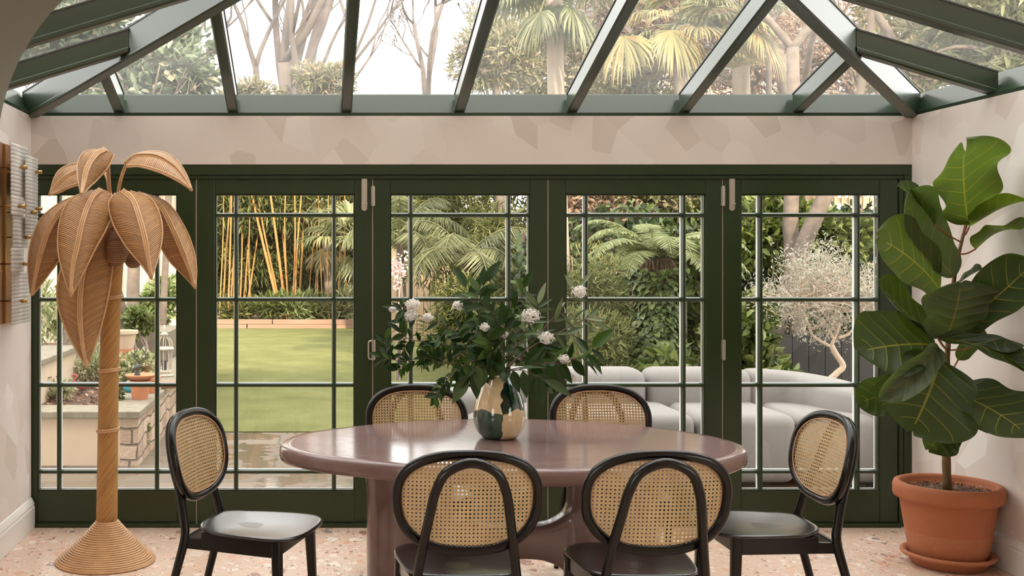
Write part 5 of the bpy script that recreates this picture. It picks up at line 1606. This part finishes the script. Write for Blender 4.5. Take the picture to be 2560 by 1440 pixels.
# ---- tall trees seen through the roof
bare_tree('tree', 'pale bare tree with several stems at the left of the white sky', (gx(640, 29), 29, ZG - .06), (0, 0, 1), 6.4, .24, 6, 'bark_far', 31, .30, 'bare trees', (2, 4), .70, .22, .011)
bare_tree('tree', 'pale bare tree with forking stems left of the third rafter', (gx(700, 30), 30, ZG - .06), (.04, 0, 1), 5.9, .26, 6, 'bark_far', 35, .28, 'bare trees', (2, 4), .72, .22, .011)
bare_tree('tree', 'pale bare tree leaning right beside the third rafter', (gx(775, 28), 28, ZG - .06), (.02, 0, 1), 6.6, .22, 6, 'bark_far', 38, .34, 'bare trees', (2, 4), .70, .18, .011)
bare_tree('tree', 'pale bare tree with a straight stem between the two forked ones', (gx(735, 31), 31, ZG - .06), (-.02, 0, 1), 6.2, .24, 6, 'bark_far', 52, .32, 'bare trees', (2, 4), .66, .2, .011)
bare_tree('bare_shrub', 'small twiggy bare tree low in the white sky', (gx(1055, 24), 24, ZG - .06), (0, 0, 1), 4.7, .12, 6, 'bark_far', 41, .62, 'bare trees', (3, 4), .52, .25, .009)
bare_tree('bare_shrub', 'thin twiggy bare tree beside the fourth rafter', (gx(1150, 23), 23, ZG - .06), (0, 0, 1), 4.2, .10, 6, 'bark_far', 43, .5, 'bare trees', (3, 4), .52, .3, .009)
bare_tree('tree', 'twiggy bare tree in the roof view right of the gold fan palms', (gx(1990, 16.5), 16.5, ZG - .06), (0, 0, 1), 3.2, .13, 7, 'bark_far', 45, .55, 'bare trees', (2, 3), .66, .18, .005)
bare_tree('tree', 'twiggy bare tree tangled in the roof view behind the gold fan palms', (gx(1650, 18), 18, ZG - .06), (0, 0, 1), 3.0, .14, 7, 'bark_far', 47, .55, 'bare trees', (2, 3), .68, .18, .005)
bare_tree('tree', 'twiggy bare tree tangled behind the green fan palm', (gx(1290, 19), 19, ZG - .06), (.05, 0, 1), 3.0, .13, 7, 'bark_far', 49, .55, 'bare trees', (2, 3), .68, .2, .005)
def crown(label, px, d, py, size, n, mat, L, Wd, lump=14, lr=.33, trunk_r=.12, trunk_px=None, shell=.6, name='tree', up=.2, droop=0):
    c = (gx(px, d), d, gz(py, d))
    t = thing(name, ((gx(trunk_px, d) if trunk_px else c[0]), d, ZG - .06), label, 'tree')
    v, f = blob_leaves(n, c, size, lump, lr, up, shell, L, Wd, .2, .12, droop)
    mesh('foliage', v, f, M[mat], t, False)
    x0 = gx(trunk_px, d) if trunk_px else c[0]
    b = MB().tube(spline([(x0, d, ZG - .06), ((x0 + c[0]) / 2, d, c[2] * .5), (c[0], d, c[2] - size[2] * .5)], 10), np.linspace(trunk_r, trunk_r * .6, 10), 9)
    for k in range(16):
        s = np.array([c[0], d, c[2] - size[2] * random.uniform(.2, .7)]); e = np.array(c) + rnd_dir(1)[0] * np.array(size) * .9
        b.tube(spline([s, (s + e) / 2 + rng.normal(size=3) * .1, e], 8), np.linspace(trunk_r * .3, .008, 8), 5)
    b.build('trunk', M['bark_pale'], t)
    return t
crown('broad-leaved evergreen at the left of the roof view', 350, 13.2, 205, (1.15, .7, .55), 2600, 'lf_magnolia', (.13, .22), .40, 22, .30, .09, 325, up=.1)
crown('broad-leaved evergreen branch reaching up beside the second rafter', 440, 13.6, 110, (.55, .5, .5), 420, 'lf_magnolia', (.14, .22), .40, 12, .28, .05, 400)
crown('evergreen at the far left beyond the side of the roof', 150, 9.5, 60, (.9, .9, .55), 1700, 'lf_magnolia', (.10, .17), .40, 16, .34, .08, -60)
crown('feathery evergreen at the foot of the bare trees', 800, 26, 205, (.85, .6, .75), 1500, 'lf_mix', (.14, .26), .2, 12, .36, .10, 800)
crown('small evergreen low between the first bare trees', 620, 26, 235, (.9, .6, .4), 1200, 'lf_mix', (.14, .24), .25, 10, .4, .10, 620)
crown('yellow-green conifer left of the fifth rafter', 1240, 17, 120, (.9, .7, .85), 3200, 'lf_mix', (.09, .18), .22, 26, .26, .11, 1260, .8)
crown('loose tree behind the green fan palm', 1400, 19, 150, (1.6, .9, 1.3), 5200, 'lf_mix', (.10, .20), .28, 34, .24, .14, 1400, .8)
crown('russet tree behind the gold fan palm', 1620, 19.5, 60, (1.5, .9, 1.2), 5200, 'lf_brown', (.09, .17), .30, 34, .24, .14, 1600, .8)
crown('low dark rounded tree at the foot of the gold fan palm', 1560, 16, 205, (.95, .7, .5), 3000, 'lf_mix', (.06, .11), .35, 18, .32, .10, 1560)
crown('russet tree between the two right rafters', 1860, 20, 110, (1.7, .9, 1.4), 5600, 'lf_brown', (.09, .17), .28, 36, .23, .14, 1850, .8)
crown('pale twiggy tree at the right end of the roof view', 2150, 18, 150, (1.6, .9, 1.4), 5600, 'lf_brown', (.08, .16), .25, 36, .23, .14, 2150, .8)
crown('grey-green tree beyond the right side of the roof', 2330, 13, 90, (1.2, .9, 1.0), 3600, 'lf_mix', (.10, .18), .25, 24, .28, .12, 2330, .8)
crown('grey-green tree in the right corner beyond the roof', 2540, 11, 60, (1.2, .9, 1.0), 3600, 'lf_palm_grey', (.14, .26), .15, 24, .28, .12, 2520, .8)
fan_palm('tall green fan palm hanging in front of the roof, right of the fourth rafter', 1385, 12.5, -35, .62, 'lf_palm', 14, .10, 12, 'lf_palm_grey', 3, [(1350, 30, (-.5, -.3, -1), .45), (1430, 20, (.4, -.4, -1), .5), (1250, -10, (-1, -.2, -.5), .45)])
fan_palm('gold-tipped fan palm in the middle of the right roof view', 1700, 15.5, 60, .60, 'lf_palm_grey', 9, .10, 8, 'lf_palm_gold', 5, [(1680, 75, (.1, -.5, -1), .62), (1560, 90, (-.2, -.5, -1), .62), (1640, 40, (-1, -.3, .1), .6)])
fan_palm('gold fan palm next to the pale trunk in the right roof view', 1850, 15, 40, .60, 'lf_palm_grey', 9, .12, 8, 'lf_palm_gold', 7, [(1895, 80, (.5, -.5, -1), .66), (1870, 60, (.9, -.3, -.2), .6), (1835, 170, (-.2, -.5, .5), .4)])
fan_palm('small fan palm standing in the far bed beyond the lawn', 815, 24.6, 590, .75, 'lf_palm', 12, .10, 8, 'lf_palm_gold', 9)
fan_palm('dark fan palm at the right edge of the lawn', 895, 22.5, 600, .85, 'lf_palm', 12, .10, 6, 'lf_palm', 10)

# neighbour's house far behind on the right
def neighbour():
    t = thing('house', (10.5, 30, ZG - .06), 'brick house far beyond the trees on the right', 'house')
    box('brick_wall', 7.5, 14.5, 30, 34, ZG - .06, 7.6, M['stone'], t)
    MB().prism([(29.6, 7.6), (34.4, 7.6), (32, 9.6)], 7.2, 14.8, 'x').build('roof', M['lead'], t, False)
    for x in (8.4, 10.6, 12.8):
        for z in (3.9, 6.2):
            o = box('window_frame', x, x + 1.1, 29.95, 30.0, z, z + 1.3, M['bar_white'], t)
            box('window_pane', x + .08, x + 1.02, 29.93, 29.951, z + .08, z + 1.22, M['lead'], o)
neighbour()

# ---- outdoor sofa
def sofa():
    t = thing('outdoor_sofa', (2.9, 7.9, ZG), 'long pale grey curved outdoor sofa behind the doors', 'sofa')
    def cushion(name, x0, x1, y0, y1, z0, z1, r=.09, tilt=0.0, par=None):
        m = MB().box(x0, x1, y0, y1, z0, z1)
        o = m.build(name, M['sofa'], par or t, False)
        for p in o.data.polygons: p.use_smooth = True
        b = o.modifiers.new('round', 'BEVEL'); b.width = r; b.segments = 5; b.limit_method = 'NONE'
        return o
    # seats: fronts towards the house
    fx = lambda px: gx(px, 7.28)
    xs = [1.02, fx(1330), fx(1745), fx(1998), fx(2235)]
    for a, b in zip(xs[:-1], xs[1:]):
        cushion('seat', a + .004, b - .004, 7.28, 8.25, ZG + .03, .445, .075)
    bx = [1.02, 1.30, gx(1225, 7.95) + .8, gx(1622, 7.95), gx(1888, 7.95)]
    bx = [1.02, gx(1225, 7.95), gx(1622, 7.95), gx(1888, 7.95)]
    for a, b in zip(bx[:-1], bx[1:]):
        cushion('backrest', a + .004, b - .004, 7.93, 8.28, .30, .685, .10)
    # left arm
    cushion('armrest', .93, 1.25, 7.45, 8.2, ZG + .03, .60, .12)
    # right-hand back curving towards the house and dropping
    n = 22; V = []; Fc = []; sg = 16
    cpts = spline([(gx(1880, 7.95) + .0, 8.10, 0), (gx(1990, 7.9) + .02, 8.07, 0), (gx(2090, 7.6) + .05, 7.85, 0), (gx(2190, 7.25) + .05, 7.5, 0), (4.25, 7.1, 0)], n)
    T_ = np.gradient(cpts, axis=0); T_ /= np.linalg.norm(T_, axis=1)[:, None]
    for i in range(n):
        s = np.array([-T_[i][1], T_[i][0], 0]); k = i / (n - 1)
        top = .685 - .10 * k - .02 * k * k; bot = .28; hw = .17; e = 2 / 4.5
        ends = min(1, min(i, n - 1 - i) / 2 + .35)
        for j in range(sg):
            a = 2 * PI * j / sg; ca, sa = math.cos(a), math.sin(a)
            xx = (abs(ca) ** e) * (1 if ca > 0 else -1) * hw * (.6 + .4 * ends); zz = (abs(sa) ** e) * (1 if sa > 0 else -1)
            V.append(cpts[i] + s * xx + np.array([0, 0, (top + bot) / 2 + zz * (top - bot) / 2 * (.8 + .2 * ends)]))
    for i in range(n - 1):
        for j in range(sg): Fc.append((i * sg + j, (i + 1) * sg + j, (i + 1) * sg + (j + 1) % sg, i * sg + (j + 1) % sg))
    Fc += [tuple(range(sg)), tuple((n - 1) * sg + j for j in range(sg))[::-1]]
    mesh('backrest', V, Fc, M['sofa'], t)
    # nearer return seat at the right
    cushion('seat', fx(2240), 4.6, 6.95, 7.9, ZG + .03, .445, .075)
sofa()

# ---- things on and behind the raised bed
def lantern():
    d = 10.4; x = -1.46; z0 = .3625
    t = thing('lantern', (x, d, z0), 'distressed white birdcage lantern standing on the coping', 'lantern')
    W_ = M['old_white']
    v, f, uv = lathe([(0, 0), (.085, 0), (.09, .01), (.075, .025), (.08, .05), (.07, .06), (0, .06)], (x, d, z0), 8); mesh('base', v, f, W_, t, False)
    b = MB()
    for k in range(8):
        a = k * PI / 4; b.tube([(x + .068 * math.cos(a), d + .068 * math.sin(a), z0 + .055), (x + .068 * math.cos(a), d + .068 * math.sin(a), z0 + .26)], .006, 5)
        b.tube(spline([(x + .08 * math.cos(a), d + .08 * math.sin(a), z0 + .275), (x + .07 * math.cos(a), d + .07 * math.sin(a), z0 + .34), (x + .01 * math.cos(a), d + .01 * math.sin(a), z0 + .40)], 8), .004, 5)
    b.build('cage', W_, t, False)
    v, f, uv = lathe([(0, .255), (.09, .255), (.095, .265), (.085, .28), (0, .28)], (x, d, z0), 16); mesh('collar', v, f, W_, t, False)
    v, f, uv = lathe([(.0, .385), (.03, .39), (.045, .40), (.03, .415), (.012, .43), (.02, .45), (.012, .465), (.006, .49), (0, .50)], (x, d, z0), 12); mesh('finial', v, f, W_, t)
    box('candle', x - .02, x + .02, d - .02, d + .02, z0 + .061, z0 + .15, M['lead'], t)
lantern()
def pot(name, label, x, y, z, r, h, mat, rim=1.12):
    v, f, uv = lathe([(0, 0), (r * .72, 0), (r * .97, h * .82), (r * rim, h * .82), (r * rim, h), (r * .95, h), (r * .9, h * .8), (0, h * .8)], (x, y, z), 24)
    return tag(mesh(name, v, f, mat, None, False, uv, fixed=(x, y, z)), label, 'pot')
pot('flower_pot', 'small terracotta pot standing on the corner of the coping', gx(350, 8.75), 8.75, .3625, .085, .15, M['terracotta_small'])
pot('flower_pot', 'small terracotta pot just behind the corner pot', gx(376, 9.15), 9.15, .3625, .075, .13, M['terracotta_small'])
v, f, uv = lathe([(0, 0), (.06, 0), (.12, .03), (.13, .045), (.12, .05), (.05, .02), (0, .02)], (gx(352, 8.75), 8.75, .5135), 24)
tag(mesh('bowl', v, f, M['terracotta_small'], None, False, uv), 'shallow terracotta bowl resting on the small corner pot', 'bowl')
def deer():
    x, y, z = gx(350, 8.75), 8.75, .535
    b = MB()
    b.tube(spline([(x - .02, y, z), (x - .025, y, z + .06), (x - .01, y - .02, z + .09)], 8), [.028, .026, .022, .02, .019, .018, .017, .016], 9)
    b.tube([(x - .005, y - .01, z + .095), (x - .03, y - .05, z + .085), (x - .045, y - .065, z + .075)], [.019, .014, .008], 8)
    ant = MB()
    for s in (-1, 1):
        ant.tube(spline([(x - .005, y, z + .11), (x + s * .03, y, z + .14), (x + s * .045, y, z + .19), (x + s * .02, y, z + .23)], 10), .0045, 5)
        for q, e in (((.035, .15), (.06, .17)), ((.045, .18), (.07, .21)), ((.04, .20), (.05, .24)), ((.03, .14), (.01, .17))):
            ant.tube([(x + s * q[0], y, z + q[1]), (x + s * e[0], y, z + e[1])], .0035, 5)
    t = thing('deer_ornament', (x, y, z), 'dark metal stag ornament with antlers above the small pots', 'ornament')
    b.build('head_and_neck', M['lead'], t); ant.build('antlers', M['lead'], t)
deer()
PINK = plain('pink_plastic', (.75, .14, .16), .4); BLUE = plain('turquoise_paint', (.05, .42, .55), .4)
def flamingo(x, y, z, label, s=1.0):
    t = thing('flamingo_ornament', (x, y, z), label, 'ornament')
    v, f, uv = lathe([(0, -.10), (.03, -.08), (.05, -.02), (.045, .04), (.02, .09), (0, .11)], (0, 0, 0), 14)
    v = np.array(v) * s; v = np.stack([v[:, 2], v[:, 1], v[:, 0] + .12 * s], 1) + [x, y, z]
    mesh('body', v, f, PINK, t)
    MB().tube(spline([(x - .08 * s, y, z + .13 * s), (x - .13 * s, y, z + .20 * s), (x - .08 * s, y, z + .27 * s), (x - .12 * s, y, z + .30 * s), (x - .16 * s, y, z + .27 * s)], 16), np.linspace(.016, .010, 16) * s, 8).build('neck', PINK, t)
    MB().tube([(x, y, z), (x, y, z + .09 * s)], .005, 6).tube([(x + .03 * s, y, z), (x + .03 * s, y, z + .09 * s)], .005, 6).build('legs', M['lead'], t)
flamingo(gx(205, 9.3), 9.3, .335, 'pink flamingo ornament lying low in the raised bed on the left', .55)
flamingo(gx(385, 9.7), 9.7, .362, 'pink flamingo ornament beside the lantern', .6)
v, f, uv = lathe([(0, 0), (.04, .005), (.055, .04), (.04, .08), (.015, .1), (0, .1)], (gx(325, 9.2), 9.2, .362), 14)
tag(mesh('blue_bird_ornament', v, f, BLUE, None, True, uv), 'small turquoise round ornament behind the pots', 'ornament')
tag(MB().tube([(gx(402, 9.4), 9.4, .40), (gx(438, 9.4), 9.42, .40)], .034, 14).build('clay_pipe', M['terracotta_small']), 'short terracotta pipe lying on the coping by the lantern', 'pipe')
pot('flower_pot', 'cream planter in the raised bed right of the rattan palm trunk', gx(312, 11.2), 11.2, .56, .125, .19, M['render'])
pot('flower_pot', 'terracotta planter below the cream one', gx(312, 11.2), 11.2, .335, .14, .224, M['terracotta_small'], 1.02)
bare_tree('tree', 'rough-barked slender tree in the raised bed behind the rattan palm', (gx(322, 12.0), 12.0, .33), (.02, 0, 1), 1.5, .085, 4, 'bark_pale', 61, .5, 'bare trees', (2, 3), .6, .2, .006)
shrub('variegated_shrub', 'pale variegated bush in the middle of the raised bed', 'shrub', (gx(225, 9.9), 10.0, .50), (.30, .25, .22), 900, 'lf_varieg', (.035, .06), .5, 10, .4, 4, .33)
shrub('variegated_shrub', 'pale variegated bush behind the small pots', 'shrub', (gx(320, 9.6), 9.8, .52), (.28, .25, .20), 1100, 'lf_varieg', (.035, .06), .5, 12, .4, 4, .33)
shrub('leafy_plant', 'bright leafy plant above the stone bench', 'shrub', (gx(385, 13.6), 13.9, .95), (.40, .3, .35), 1000, 'lf_bright', (.07, .12), .5, 12, .38, 4, .33)
shrub('leafy_plant', 'lobed-leaf plant left of the stone bench', 'shrub', (gx(362, 12.0), 11.95, .78), (.24, .14, .22), 500, 'lf_bright', (.06, .11), .5, 8, .4, 4, .33)
shrub('leafy_plant', 'sparse tall plant at the left edge behind the side wall of the raised bed', 'shrub', (gx(120, 10.4), 10.5, .95), (.32, .3, .42), 420, 'lf_varieg', (.08, .14), .3, 9, .4, 8, .33)
shrub('leafy_plant', 'small ivy-like plant on the left of the raised bed', 'shrub', (gx(150, 8.9), 8.9, .40), (.22, .15, .10), 260, 'lf_varieg', (.03, .05), .7, 8, .4, 3, .33)
shrub('leafy_plant', 'small green plant at the inner corner of the coping', 'shrub', (gx(290, 8.75), 8.7, .40), (.10, .10, .09), 200, 'lf_ivy', (.03, .05), .7, 6, .4, 3, .33)
shrub('fern_tuft', 'small fern growing at the foot of the stone wall', 'plant', (gx(352, 8.55) + .03, 8.55, .12), (.045, .07, .15), 170, 'lf_bright', (.03, .05), .5, 7, .4, 0, ZG)
